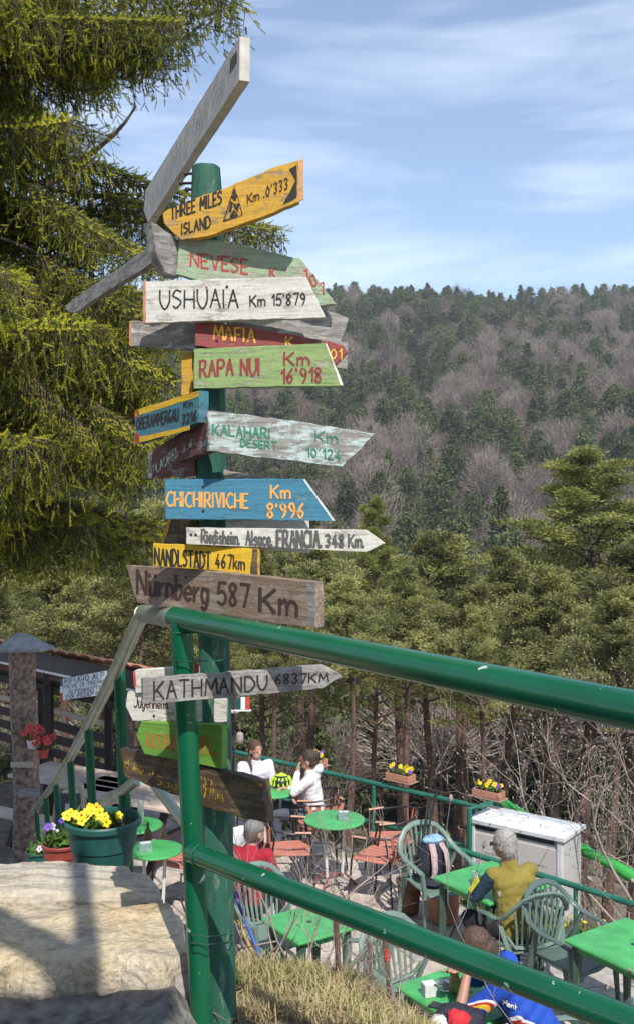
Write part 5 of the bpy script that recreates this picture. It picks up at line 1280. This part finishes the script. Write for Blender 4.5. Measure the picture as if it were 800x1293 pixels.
spr = thing('spruce_tree', 'large spruce with drooping branches filling the upper left, sunlit yellow-green tips', 'tree', (SX, SY, 0))
m = MB(); m.tube([(0, 0, -.3), (.03, 0, 3), (0, .03, 7), (0, 0, 12.5)], [.26, .2, .13, .02], 12); m.build('trunk', M_barkgrey, spr, True)
rs2 = random.Random(12); i = 0; z = 3.72
while z < 9.3:
    a = i*2.399+rs2.uniform(-.3, .3)
    # skip those pointing far to the left, away from view
    if math.cos(a) > -.55:
        s = rs2.uniform(.82, 1.06)
        if z < 4.1: s *= .80
        if 5.6 < z < 6.5 and math.cos(a) > .4: s *= .86
        if z > 6.7: s *= .93
        o = link('branch', SB[rs2.randrange(4)], None, spr); o.location = (0, 0, z); o.rotation_euler = (rs2.uniform(-.15, .15), rs2.uniform(-.12, .16), a); o.scale = (s, s*rs2.uniform(.8, 1.1), s)
    z += .056; i += 1
for (px, py, Y, tx, ty, tY, s) in [(-80, -20, 6.3, 285, 0, 6.0, .9), (-60, 30, 6.2, 225, 45, 5.9, .9), (-60, 40, 6.4, 200, 70, 6.1, 1), (60, 240, 6.6, 335, 292, 6.7, .8), (0, 300, 6.2, 225, 420, 6.0, 1), (-30, 330, 6.2, 205, 470, 5.9, 1), (-40, 420, 6.2, 195, 560, 5.9, 1), (-60, 500, 6.4, 175, 600, 6.1, 1), (-20, 210, 6.1, 200, 330, 6.0, 1), (-40, 400, 6.0, 120, 560, 5.8, 1), (-10, 380, 6.4, 190, 500, 6.4, 1)]:
    p0 = P(px, py, Y); p1 = P(tx, ty, tY); dd = p1-p0; o = link('branch', SB[rs2.randrange(4)], None, spr); o.location = p0-Vector((SX, SY, 0)); L_ = dd.length/2.0
    o.rotation_euler = (0, -math.asin(max(-1, min(1, (dd.z+.06*L_*2)/dd.length))), math.atan2(dd.y, dd.x)); o.scale = (L_, L_*.75*s, L_*.8)
m = MB((SX, SY, 0)); m.tube([P(60, 235, 6.2), P(118, 192, 6.1), P(142, 172, 6.05), P(158, 155, 6.0), P(172, 134, 6.0)], [.02, .016, .013, .010, .006], 6); m.tube([P(142, 172, 6.05), P(150, 168, 6.03)], [.01, .004], 5); m.build('dead_branch', M_swood, spr)

# ------------------------------------------------------------------ grass bank, stones, stakes, dry stems
M_straw = leafmat('straw_grass', (.30, .235, .12), (.46, .38, .20), scale=5, trans=.2, perobj=0); M_grass = leafmat('green_grass', (.10, .14, .035), (.24, .26, .07), scale=5, trans=.25, perobj=0)
def grass(name, label, n, mat, fx, hmin, hmax, w=.0022, lean=.8):
    P0 = []
    r = random.Random(len(label))
    while len(P0) < n:
        x, y = fx(r)
        if x is None: continue
        P0.append((x, y, height(x, y)-.004))
    p = np.array(P0); N_ = len(p); a = rng.uniform(0, 6.28, N_); h = rng.uniform(hmin, hmax, N_); le = rng.uniform(.1, lean, N_)
    d = np.stack([np.cos(a), np.sin(a), np.zeros(N_)], 1); s = np.stack([-np.sin(a), np.cos(a), np.zeros(N_)], 1)*w
    s2 = s.copy(); up = np.array([0, 0, 1.])
    m1 = p+up*(h*.55)[:, None]+d*(h*le*.3)[:, None]; m2 = p+up*(h*(1-.35*le))[:, None]+d*(h*le)[:, None]
    v = np.stack([p-s, p+s, m1+s*.8, m1-s*.8, m2], 1).reshape(-1, 3); b = np.arange(N_)*5
    f = np.concatenate([np.stack([b, b+1, b+2], 1), np.stack([b, b+2, b+3], 1), np.stack([b+3, b+2, b+4], 1)])
    me = np_mesh(name, v, f); o = link(name, me, mat); tag(o, label, 'grass', kind='stuff')
def bank(r):
    x = r.uniform(-.36, .60); y = r.uniform(2.50, 3.42)
    if mnoise.noise(Vector((x*6, y*6, 1))) < -.32: return None, None
    return x, y
def bank2(r):
    x = r.uniform(-.36, .60); y = r.uniform(2.55, 3.42)
    if mnoise.noise(Vector((x*4, y*4, 8))) < .02: return None, None
    return x, y
grass('dry_grass', 'straw-coloured dry grass on the bank right of the signpost foot', 7500, M_straw, bank, .02, .085, lean=1.3)
grass('green_grass', 'fresh green grass tufts between the dry grass on the bank', 8500, M_grass, bank2, .02, .07, lean=1.0)
grass('left_grass', 'narrow strip of sunlit grass between the stone wall and the railing post', 2600, M_grass, lambda r: (r.uniform(-.62, -.33), r.uniform(3.0, 3.75)), .03, .09)
grass('edge_grass', 'green weeds along the terrace edge behind the dark green chair', 2600, M_grass, lambda r: (lambda t, q: (1.0+1.95*t+q, 10.15-2.1*t*1.05+q*.6))(r.random(), r.uniform(-.05, .35)), .05, .26, .006)
M_rock = simple('pale_rock', (.42, .39, .34), .9, .3, 14, .6, dist=.01)
for i, (px, py, s, mt) in enumerate([(437, 1256, .040, M_gut), (452, 1266, .036, M_rub), (466, 1272, .045, M_rub), (478, 1283, .03, M_rock), (402, 1240, .028, M_rock), (415, 1248, .026, M_rock), (500, 1289, .03, M_rock), (425, 1262, .02, M_rub), (385, 1232, .022, M_rub)]):
    Y = 3.25-.0008*(px-400); c = P(px, py, Y); m = MB(); lump(m, (0, 0, 0), s, (1.1, .9, .75), i*5.1, 10); o = m.build('stone', M_rock if mt is M_gut else mt, None, True); o.location = c; o.rotation_euler = (0, 0, i)
    tag(o, ['brightest pale stone on the rim of the grass bank', 'brown stone right of the brightest pale stone', 'large brown stone on the rim of the bank', 'pale stone below the large brown stone', 'small pale stone left on the bank rim below the twigs', 'small pale stone just left of the brightest stone', 'pale stone lowest on the bank rim at the bottom edge', 'small brown stone under the brightest pale stone', 'leftmost small brown stone on the bank rim'][i], 'stone', 'stones along the bank rim')
M_stake = simple('rusty_stake', (.12, .075, .055), .9, .4, 30, .4)
for (x0, y0, x1, y1, r_, lab) in ((486, 1188, 494, 1300, .0075, 'rusty iron stake with a red tip standing in front of the cyclist\'s table'), (465, 1188, 468, 1250, .006, 'thin stake left of the red-tipped one'), (423, 1150, 427, 1232, .009, 'wooden stake among the dry twigs in front of the green table')):
    a, b = P(x0, y0, 3.15), P(x1, y1+25, 3.15); st = thing('stake', lab, 'stake', b); m = MB(b); m.tube([a, (a+b)/2+Vector((.003, 0, 0)), b], r_, 7); m.build('rod', M_stake, st, True)
    if x0 == 486: m = MB(b); m.tube([P(487, 1198, 3.15), P(488, 1212, 3.15)], .0095, 8); m.build('red_tip', M_endred, st)
dry = [branching(s, 1.0, .55, .006, 3, 3, upb=.25, jit=.3) for s in (61, 62)]
for m_ in dry: m_.materials.append(M_paletwig)
for i, (px, py, Y, s, lab) in enumerate([(372, 1222, 3.3, .78, 'tall dry leafless twigs in front of the white-hooded person and green table'), (418, 1235, 3.2, .5, 'tangle of dry twigs around the wooden stake'), (340, 1210, 3.35, .6, 'dry twigs right of the signpost before the red jacket'), (505, 1285, 3.0, .36, 'low dry twigs beside the red-tipped stake'), (455, 1262, 3.1, .3, 'small dry twigs behind the pale stones')]):
    o = link('dry_twigs', dry[i % 2]); o.location = P(px, py, Y); o.rotation_euler = (0, 0, i*1.3); o.scale = (s, s, s); tag(o, lab, 'dry plant', 'dry twigs on the bank')
for (x0, y0, x1, y1, mt, lab) in ((292, 1118, 330, 1212, simple('blue_tube', (.04, .09, .35), .5, .1, 9, 0), 'thin blue pole leaning beside the signpost'), (291, 1138, 324, 1216, simple('ochre_pole', (.42, .27, .09), .7, .2, 9, 0), 'thin ochre pole leaning beside the signpost')):
    a, b = P(x0, y0, 3.5), P(x1, y1, 3.4); m = MB(b); m.tube([a, b], .006, 8); o = m.build('leaning_pole', mt, None, True); o.location = b; tag(o, lab, 'pole')
M_yf = petalmat('yellow_blossom', (.75, .55, .02))
for i in range(16):
    x = 2.28+rs.uniform(-.15, .35); y = 8.75+rs.uniform(-.3, .25); m = MB(); m.ball((0, 0, .14), .022, (1, 1, .6), 6); m.tube([(0, 0, -.1), (0, 0, .14)], .003, 4); o = m.build('yellow_flower', [M_yf], None); o.location = (x, y, .02); tag(o, 'small yellow flower in the weeds behind the shaded green chair', 'flower', 'yellow flowers at the terrace edge')
# pale knobby shrub at the right, and the leafless tree whose twigs shade the right-hand tables
KN = branching(71, 3.0, .62, .030, 5, 3, knob=.011, upb=.28, jit=.4); KN.materials.append(M_paletwig); KN2 = branching(72, 3.0, .62, .030, 5, 3, knob=.011, upb=.22, jit=.4); KN2.materials.append(M_paletwig)
for i, (x, y, z, s, rz, k, lab) in enumerate([(3.40, 8.8, -.6, .95, .5, KN, 'pale knobby leafless shrub nearest the wrapped rail at the right'), (3.75, 9.9, -1.0, 1.1, 2.1, KN2, 'pale knobby leafless shrub behind the other one at the right edge'), (3.9, 11.2, -1.4, 1.0, 4.0, KN, 'pale leafless shrub farthest back at the right edge')]):
    o = link('leafless_shrub', k); o.location = (x, y, z); o.rotation_euler = (0, 0, rz); o.scale = (s, s, s); tag(o, lab, 'shrub', 'pale shrubs at the right')
o = link('bare_tree', KN2); o.location = (3.05, 4.5, -.1); o.scale = (1.25, 1.1, 1.35); tag(o, 'leafless tree beside the terrace just outside the picture on the right', 'tree')
# unseen hut and pole added behind the viewpoint to shade the lower left stones
M_plaster = simple('cream_plaster', (.60, .56, .48), .9, .08, 4, .2)
hs = thing('shade_hut', 'unseen cream plastered hut added behind the viewpoint for its roof shadow', 'building', (-2.54, -3.36, 2.98))
m = MB(); m.box((-.3, 0, 1.5), (6.0, 4.0, 4.1)); m.build('wall', M_plaster, hs); m = MB(); m.prism([(-3.6, 2.55, 3.62), (3.10, 2.55, 3.62), (3.10, -.2, 5.0), (-3.6, -.2, 5.0)], Vector((0, 0, .14)), .01); m.prism([(-3.6, -2.9, 3.62), (-3.6, -.2, 5.0), (3.10, -.2, 5.0), (3.10, -2.9, 3.62)], Vector((0, 0, .14)), .01); m.build('roof', M_tile, hs)
for x in (-1.8, 1.4): m = MB(); m.box((x, 2.01, 1.6), (.8, .04, 1.0)); w_ = m.build('window', M_dark, hs)
lp_ = thing('shadow_pole', 'unseen wooden pole with a small board added behind the viewpoint for its shadow', 'pole', (.285, -.56, 2.55))
m = MB(); m.tube([(0, 0, 0), (0, 0, 4.9)], .032, 10); m.build('pole', M_dark, lp_); m = MB(); m.bar((-.02, 0, 3.92), (-.28, .03, 4.26), .02, .16, up=(0, 1, 0)); m.build('board', M_dark, lp_)

# ------------------------------------------------------------------ people
def blob(name, prims, vox, mat, parent, smooth_it=4, extra=None):
    m = MB()
    for p in prims:
        if p[0] == 'c':
            a, ra, b, rb = Vector(p[1]), p[2], Vector(p[3]), p[4]; n = 6
            m.ball(a, ra, n=14); m.ball(b, rb, n=14); m.tube([a.lerp(b, i/n) for i in range(n+1)], [lerp(ra, rb, i/n) for i in range(n+1)], 14)
        else:
            m.ball(p[1], 1.0, p[2], 16, p[3] if len(p) > 3 else None)
    o = bpy.data.objects.new('tmp', m.mesh('tmp')); COL.objects.link(o)
    md = o.modifiers.new('r', 'REMESH'); md.mode = 'VOXEL'; md.voxel_size = vox
    ms = o.modifiers.new('s', 'SMOOTH'); ms.factor = .5; ms.iterations = smooth_it
    dg = bpy.context.evaluated_depsgraph_get(); me = bpy.data.meshes.new_from_object(o.evaluated_get(dg)); me.name = name
    bpy.data.objects.remove(o)
    if vox >= .012:
        nv = len(me.vertices); co = np.empty(nv*3, np.float32); me.vertices.foreach_get('co', co); co = co.reshape(-1, 3).copy(); no = np.empty(nv*3, np.float32); me.vertices.foreach_get('normal', no); no = no.reshape(-1, 3)
        q_ = np.array([mnoise.noise(Vector((x*9, y*9, z*6+2)))*.009+(.5-abs(mnoise.noise(Vector((x*15+z*8, y*15, z*20-x*9)))*1.6))*.007 for x, y, z in co.tolist()])
        me.vertices.foreach_set('co', (co+no*q_[:, None]).astype(np.float32).ravel()); me.update()
    me.polygons.foreach_set('use_smooth', [True]*len(me.polygons)); me.materials.clear()
    return link(name, me, mat, parent)
M_skin = simple('skin', (.50, .28, .20), .5, .08, 25, .08); M_skin2 = simple('tanned_skin', (.42, .22, .15), .5, .08, 25, .08)
def cloth(n, c, v=.12): return simple(n, c, .9, v, 9, .5, dist=.02, detail=3)
def head_prims(c, M, s=1.0):
    def q(x, y, z): return Vector(c)+M @ (Vector((x, y, z))*s)
    return [('e', q(0, -.005, .02), (.074*s, .092*s, .100*s), M), ('e', q(0, .028, -.045), (.055*s, .058*s, .062*s), M), ('e', q(0, .088, -.012), (.013*s, .020*s, .024*s), M), ('e', q(0, .082, -.052), (.022*s, .010*s, .008*s), M),
            ('e', q(-.076, -.005, -.01), (.010*s, .020*s, .031*s), M), ('e', q(.076, -.005, -.01), (.010*s, .020*s, .031*s), M)]
def hand_prims(w, d, up, curl=.6, s=1.0):
    """palm + five fingers; w wrist, d pointing direction, up back-of-hand normal"""
    w = Vector(w); d = Vector(d).normalized(); up = Vector(up); up = (up-d*up.dot(d)).normalized(); x = d.cross(up)
    out = [('c', w, .024*s, w+d*.045*s+x*.012*s, .024*s), ('c', w, .024*s, w+d*.045*s-x*.015*s, .024*s)]
    for k, (o, L_) in enumerate(((.030, .068), (.010, .078), (-.010, .073), (-.029, .056))):
        b = w+d*.072*s+x*o*s; c_ = b+(d*math.cos(curl*.5)-up*math.sin(curl*.5))*L_*.5*s; e = c_+(d*math.cos(curl*1.3)-up*math.sin(curl*1.3))*L_*.5*s
        out += [('c', b, .0095*s, c_, .009*s), ('c', c_, .009*s, e, .008*s)]
    b = w+d*.02*s+x*.034*s; out.append(('c', b, .012*s, b+(d*.6+x*.75-up*.2).normalized()*.055*s, .009*s)); return out
def person(label, loc, rz, J, top, legs, hairc, scale=1.0, headrot=(0, 0, 0), skin=None, sleeves=None, bare=False, hood=False, hair='short', hat=None, shoes=None, build=1.0):
    t = thing('person', label, 'person', loc, rz, None, scale); skin = skin or M_skin
    v = {k: Vector(q) for k, q in J.items()}
    M = Matrix.Rotation(headrot[2], 3, 'Z') @ Matrix.Rotation(headrot[0], 3, 'X') @ Matrix.Rotation(headrot[1], 3, 'Y')
    hd = v['head']; body = head_prims(hd, M)
    body += [('c', v['neck'], .052, hd+M @ Vector((0, -.015, -.05)), .050), ('c', v['hip'], .10, v['chest'], .11), ('c', v['chest'], .10, v['neck'], .06)]
    tor = []
    sh = (v['shR']-v['shL']).normalized()
    n = 7
    for i in range(n):
        u = i/(n-1); c_ = v['hip'].lerp(v['chest'], u); ax = v['chest']-v['hip']; ax.normalize(); fw = ax.cross(sh).normalized(); Mx = Matrix((sh, fw, ax)).transposed()
        wx = lerp(.170, .185, u) if i else .172; wx *= build; tor.append(('e', c_, (wx-.018*math.sin(u*3.14), .118*build, .10), Mx))
    tor += [('c', v['chest'], .12, v['neck']-Vector((0, 0, .02)), .075), ('c', v['shL'], .064, v['chest']+(v['shL']-v['chest'])*.4, .09), ('c', v['shR'], .064, v['chest']+(v['shR']-v['chest'])*.4, .09)]
    arms = []; 
    for s in 'LR':
        e = v['el'+s]; h = v['ha'+s]; mid = e.lerp(h, .92)
        arms += [('c', v['sh'+s], .062, e, .048), ('c', e, .048, (e.lerp(h, .5) if False else mid), .036)] if not bare else [('c', v['sh'+s], .064, v['sh'+s].lerp(e, .62), .058)]
        body += [('c', v['sh'+s], .045, e, .040), ('c', e, .042, h, .027)]+hand_prims(h, h-e, v.get('up'+s, Vector((0, 0, 1))), .8)
    tr = [('e', v['hip']+Vector((0, .02, -.01)), (.18*build, .145, .11))]
    for s in 'LR':
        sx = -1 if s == 'L' else 1; hp_ = v['hip']+Vector((sx*.095, .02, -.02)); k = v['kn'+s]; f = v['ft'+s]
        tr += [('c', hp_, .095, k, .064), ('c', k, .063, f+Vector((0, 0, .04)), .046)]; body += [('c', hp_, .06, k, .045), ('c', k, .045, f, .032)]
    blob('body', body, .0085, skin, t, 2)
    if sleeves: blob('vest', tor, .014, top, t); blob('sleeves', arms, .012, sleeves, t)
    else:
        pr = tor+arms
        if hood: pr = pr+[('e', v['neck']+Vector((0, -.085, .045)), (.105, .060, .055)), ('e', v['neck']+Vector((.0, -.05, -.03)), (.11, .07, .07)), ('e', v['neck']+Vector((0, -.02, .0)), (.10, .09, .05))]
        blob('top', pr, .013, top, t)
    blob('trousers', tr, .014, legs, t)
    for s in 'LR':
        f = v['ft'+s]; m = MB(); lump(m, f+Vector((0, .06, .035)), .065, (.72, 1.9, .75), 1.3, 12); m.build('shoe', shoes or M_blackm, t, True)
    def q(x, y, z): return hd+M @ Vector((x, y, z))
    if hat is not None: blob('hat', [('e', q(0, -.012, .052), (.088, .104, .082), M)], .009, hat, t, 2); blob('hair', [('e', q(0, -.035, .0), (.080, .080, .085), M)], .009, hairc, t, 2)
    else:
        hp2 = [('e', q(0, -.020, .040), (.083, .096, .094), M), ('e', q(0, -.050, -.02), (.074, .062, .075), M)]
        if hair == 'braid':
            b0 = q(.05, -.05, -.03); pp = [b0, q(.085, -.01, -.11), q(.085, .04, -.20), q(.08, .06, -.30)]
            for i in range(3):
                for k in range(3): c_ = pp[i].lerp(pp[i+1], k/3); hp2.append(('e', c_, (.022-.002*i, .022-.002*i, .024)))
        if hair == 'bun': hp2.append(('e', q(0, -.10, .06), (.045, .045, .045)))
        blob('hair', hp2, .0085, hairc, t, 1)
    ho_ = [c_ for c_ in t.children if c_.name.startswith('hair')][-1]; hm_ = ho_.data; nv = len(hm_.vertices); co = np.empty(nv*3, np.float32); hm_.vertices.foreach_get('co', co); co = co.reshape(-1, 3)
    no_ = np.empty(nv*3, np.float32); hm_.vertices.foreach_get('normal', no_); no_ = no_.reshape(-1, 3); K_ = min(nv, 2600); ix = rng.integers(0, nv, K_)
    c0_ = co[ix]; d0 = no_[ix]*.55+np.array([0, 0, -.75])+rng.normal(size=(K_, 3))*.35; d0 /= np.linalg.norm(d0, axis=1)[:, None]; b0_ = np.cross(d0, no_[ix]); b0_ /= (np.linalg.norm(b0_, axis=1)[:, None]+1e-6)
    vv = np.stack([c0_-b0_*.0016, c0_+b0_*.0016, c0_+d0*rng.uniform(.012, .028, (K_, 1))+no_[ix]*.003], 1).reshape(-1, 3)
    o = link('hair_strands', np_mesh('hair_strands', vv, np.arange(3*K_).reshape(-1, 3)), hairc, ho_); o['kind'] = 'stuff'
    for sx in (-1, 1):
        m = MB(); m.ball((0, 0, 0), .009, (1, .5, .7), 8, M); o = m.build('eye', M_blackm, t); o.location = q(sx*.030, .082, .012)
    return t, q, M
def hairmat(n, c): return simple(n, c, .7, .16, 70, .8, dist=.004)
base = dict(hip=(0, 0, .50), chest=(0, .05, .84), neck=(0, .05, .98), head=(0, .075, 1.115), shL=(-.17, .05, .93), shR=(.17, .05, .93), knL=(-.13, .46, .50), knR=(.13, .46, .50), ftL=(-.13, .48, .03), ftR=(.13, .48, .03),
            elL=(-.24, .14, .70), haL=(-.08, .34, .76), elR=(.24, .14, .70), haR=(.08, .34, .76))
def J(**k): d = dict(base); d.update(k); return d
# man in yellow vest
t, q, M = person('grey-haired man with glasses in a mustard vest with navy sleeves, seated with his back turned', (1.63, 7.93, 0), face(-.33, .94),
    J(chest=(-.03, .07, .86), neck=(-.05, .10, 1.01), head=(-.085, .125, 1.15), shL=(-.21, .07, .94), shR=(.15, .11, .925), elL=(-.33, .16, .745), haL=(-.20, .38, .755), elR=(.24, .30, .77), haR=(.05, .44, .76), knL=(-.28, .35, .50), knR=(.15, .42, .50), ftL=(-.22, .10, .03), ftR=(.15, .35, .03)),
    cloth('mustard_fabric', (.22, .175, .030)), cloth('black_trousers', (.015, .015, .018)), hairmat('grey_hair', (.36, .34, .315)), headrot=(-.1, 0, .55), skin=M_skin2, sleeves=cloth('navy_sleeve', (.012, .035, .06)), build=1.12)
m = MB(); m.tube([q(-.08, -.01, .015), q(-.072, .07, .015), q(-.04, .10, .012), q(.04, .10, .012), q(.072, .07, .015), q(.08, -.01, .015)], .0035, 6)
m.ball(q(-.035, .098, .005), .022, (1, .2, .8), 8, M); m.ball(q(.035, .098, .005), .022, (1, .2, .8), 8, M); m.build('glasses', M_blackm, t)
m = MB(); m.box((-.345, .145, .85), (.012, .055, .13), Matrix.Rotation(.5, 3, 'Y') @ Matrix.Rotation(.35, 3, 'X'), bev=.004); m.build('sleeve_patch', simple('yellow_patch', (.55, .52, .03), .8), t)
# cyclist
jersey, Nj, Lj, bj = newmat('blue_cycling_jersey')
tc = Nj.new('ShaderNodeTexCoord'); sx_ = Nj.new('ShaderNodeSeparateXYZ'); Lj.new(tc.outputs['Object'], sx_.inputs[0])
ma = Nj.new('ShaderNodeMath'); ma.operation = 'MULTIPLY_ADD'; Lj.new(sx_.outputs['Z'], ma.inputs[0]); ma.inputs[1].default_value = .55; Lj.new(sx_.outputs['X'], ma.inputs[2])
mr = Nj.new('ShaderNodeMapRange'); mr.inputs[1].default_value = -.2; mr.inputs[2].default_value = 1.2; Lj.new(ma.outputs[0], mr.inputs[0])
B_ = (.01, .065, .42); crj = ramp(Nj, Lj, mr.outputs[0], [(0, B_), (.285, (.75, .75, .75)), (.292, B_), (.312, (.80, .52, .03)), (.322, (.50, .03, .03)), (.332, (.75, .75, .75)), (.338, B_), (.80, (.75, .75, .75)), (.81, B_)])
crj.color_ramp.interpolation = 'CONSTANT'; Lj.new(crj.outputs[0], bj.inputs['Base Color']); bj.inputs['Roughness'].default_value = .75
t, q, M = person('brown-haired cyclist in a blue jersey with white, yellow and red stripes bent over a table', (1.52, 6.03, 0), face(-.95, .28),
    J(hip=(0, .04, .52), chest=(.0, .33, .90), neck=(.0, .45, 1.03), head=(.02, .545, 1.12), shL=(-.18, .37, .99), shR=(.18, .37, .99), elL=(-.20, .64, .75), haL=(-.06, .60, .98), elR=(.24, .72, .75), haR=(.08, .70, .92), knL=(-.16, .46, .50), ftL=(-.16, .40, .03), ftR=(.16, .42, .03)),
    jersey, cloth('black_shorts', (.012, .012, .014)), hairmat('short_brown_hair', (.10, .06, .04)), headrot=(-.65, 0, .1), skin=M_skin2, bare=True, build=1.1)
cyc = t
bag = thing('sports_bag', 'red, white and black bag at the bottom edge beside the cyclist', 'bag', P(578, 1290, 5.9))
m = MB(); lump(m, (0, 0, 0), .13, (1.25, .8, .7), 4.4, 16); m.build('bag', M_navy, bag, True); m = MB(); lump(m, (-.01, -.06, .04), .075, (1, .8, .85), 9.4, 12); m.build('red_pouch', simple('red_fabric', (.55, .02, .03), .8, .3, 18, .5), bag, True); m = MB(); lump(m, (-.12, -.05, .02), .055, (1, 1, .8), 2.2, 12); m.build('white_cap', M_card, bag, True)
bpy.context.view_layer.update()
for ch in cyc.children:
    if ch.name.startswith('top'):
        mw = ch.matrix_world; bv = BVHTree.FromPolygons([mw @ v_.co for v_ in ch.data.vertices], [tuple(p.vertices) for p in ch.data.polygons]); mi_ = mw.inverted(); mt_ = MB()
        def un_(x, y, k):
            r_ = Vector(((x-CX)/F, 1, -(y-CY)/F)).normalized(); h_ = bv.ray_cast(Vector((0, 0, EYE)), r_)
            return mi_ @ ((h_[0] if h_[0] else Vector((0, 0, EYE))+r_*7)-r_*.012)
        for (tx_, x0, y0, x1, y1, hh) in (('Mont', 634, 1268, 652, 1276, 7),):
            for q_ in T(tx_, x0, y0, x1, y1, hh): ribbon(mt_, q_, 1.1, un_, 0)
        mt_.build('lettering', simple('white_print', (.8, .8, .8), .8, .05), ch)
# two people in white at the back
M_pink2 = cloth('lavender_white_sweatshirt', (.60, .60, .68)); M_whitec = cloth('white_hoodie', (.68, .68, .70))
person('young woman with a brown braid in a pale lavender sweatshirt facing the camera', (-.73, 11.62, 0), face(.30, -.95), J(elL=(-.22, .16, .70), haL=(-.05, .32, .77), elR=(.22, .16, .70), haR=(.04, .33, .78)), M_pink2, cloth('blue_jeans', (.05, .08, .14)), hairmat('brown_hair', (.09, .05, .035)), scale=.93, hair='braid', headrot=(-.1, 0, .35))
person('person in a white hoodie and grey jeans turned left with a hand at the mouth', (-.02, 11.0, 0), face(-1, .12), J(haL=(-.04, .20, .99), elL=(-.22, .22, .80), upL=(0, 1, 0), elR=(.21, .16, .70), knL=(-.12, .44, .52), knR=(.10, .46, .55), ftL=(-.12, .42, .05), ftR=(.12, .60, .05)), M_whitec, cloth('grey_jeans', (.07, .085, .11)), hairmat('dark_brown_hair', (.06, .04, .03)), scale=.95, hair='bun', hood=True, headrot=(-.15, 0, -.1), shoes=M_blackm)
coral_chair('coral chair under the person in the white hoodie', -.0, 11.0, face(-1, .12)); coral_chair('coral chair under the woman with the braid', -.74, 11.64, face(.3, -.95))
person('person in a grey knitted hat and red jacket behind the left plastic chair', (-.60, 8.55, 0), face(.35, .94), J(head=(.02, .13, 1.09), neck=(0, .08, .97)), cloth('red_jacket', (.34, .012, .03)), cloth('dark_trousers', (.02, .02, .03)), hairmat('grey_brown_hair', (.12, .09, .08)), scale=.95, hat=cloth('grey_knit', (.17, .165, .155), .3), headrot=(0, 0, -.5))
person('person in a white shirt mostly hidden behind the signpost', (-.86, 9.05, 0), face(.1, 1), J(), M_whitec, cloth('dark_blue_trousers', (.03, .04, .07)), hairmat('black_hair', (.02, .018, .016)), scale=.97)
# helmet on the back table
hm = thing('bicycle_helmet', 'lime yellow and black bicycle helmet on the small table between the two people in white', 'helmet', (-.40, 11.18, .722)); M_lime2 = simple('lime_shell', (.50, .75, .03), .35, .1, 20, 0)
m = MB(); m.lathe([(.10, .02), (.115, .04), (.11, .085), (.075, .125), (.02, .14)], 16); m.build('liner', M_blackm, hm, True)
for k in range(7): a = k*math.pi/7; m = MB(); m.tube([(math.cos(a)*.118, math.sin(a)*.118*.9, .03), (math.cos(a)*.10, math.sin(a)*.09, .10), (0, 0, .147), (-math.cos(a)*.10, -math.sin(a)*.09, .10), (-math.cos(a)*.118, -math.sin(a)*.118*.9, .03)], .013, 6); m.build('shell_rib', M_lime2, hm, True)

# ------------------------------------------------------------------ air
m = MB(); m.add([(x, y, z) for z in (-40, 190) for x, y in ((-700, -60), (700, -60), (700, 900), (-700, 900))], [(3, 2, 1, 0), (4, 5, 6, 7), (0, 1, 5, 4), (1, 2, 6, 5), (2, 3, 7, 6), (3, 0, 4, 7)])
hz = bpy.data.materials.new('haze_air'); hz.use_nodes = True; hz.node_tree.nodes.clear()
o_ = hz.node_tree.nodes.new('ShaderNodeOutputMaterial'); v_ = hz.node_tree.nodes.new('ShaderNodeVolumePrincipled'); v_.inputs['Color'].default_value = (.80, .86, .95, 1); v_.inputs['Density'].default_value = .00026
hz.node_tree.links.new(v_.outputs[0], o_.inputs['Volume'])
tag(m.build('haze', hz), 'thin haze in the air over the valley', kind='stuff')
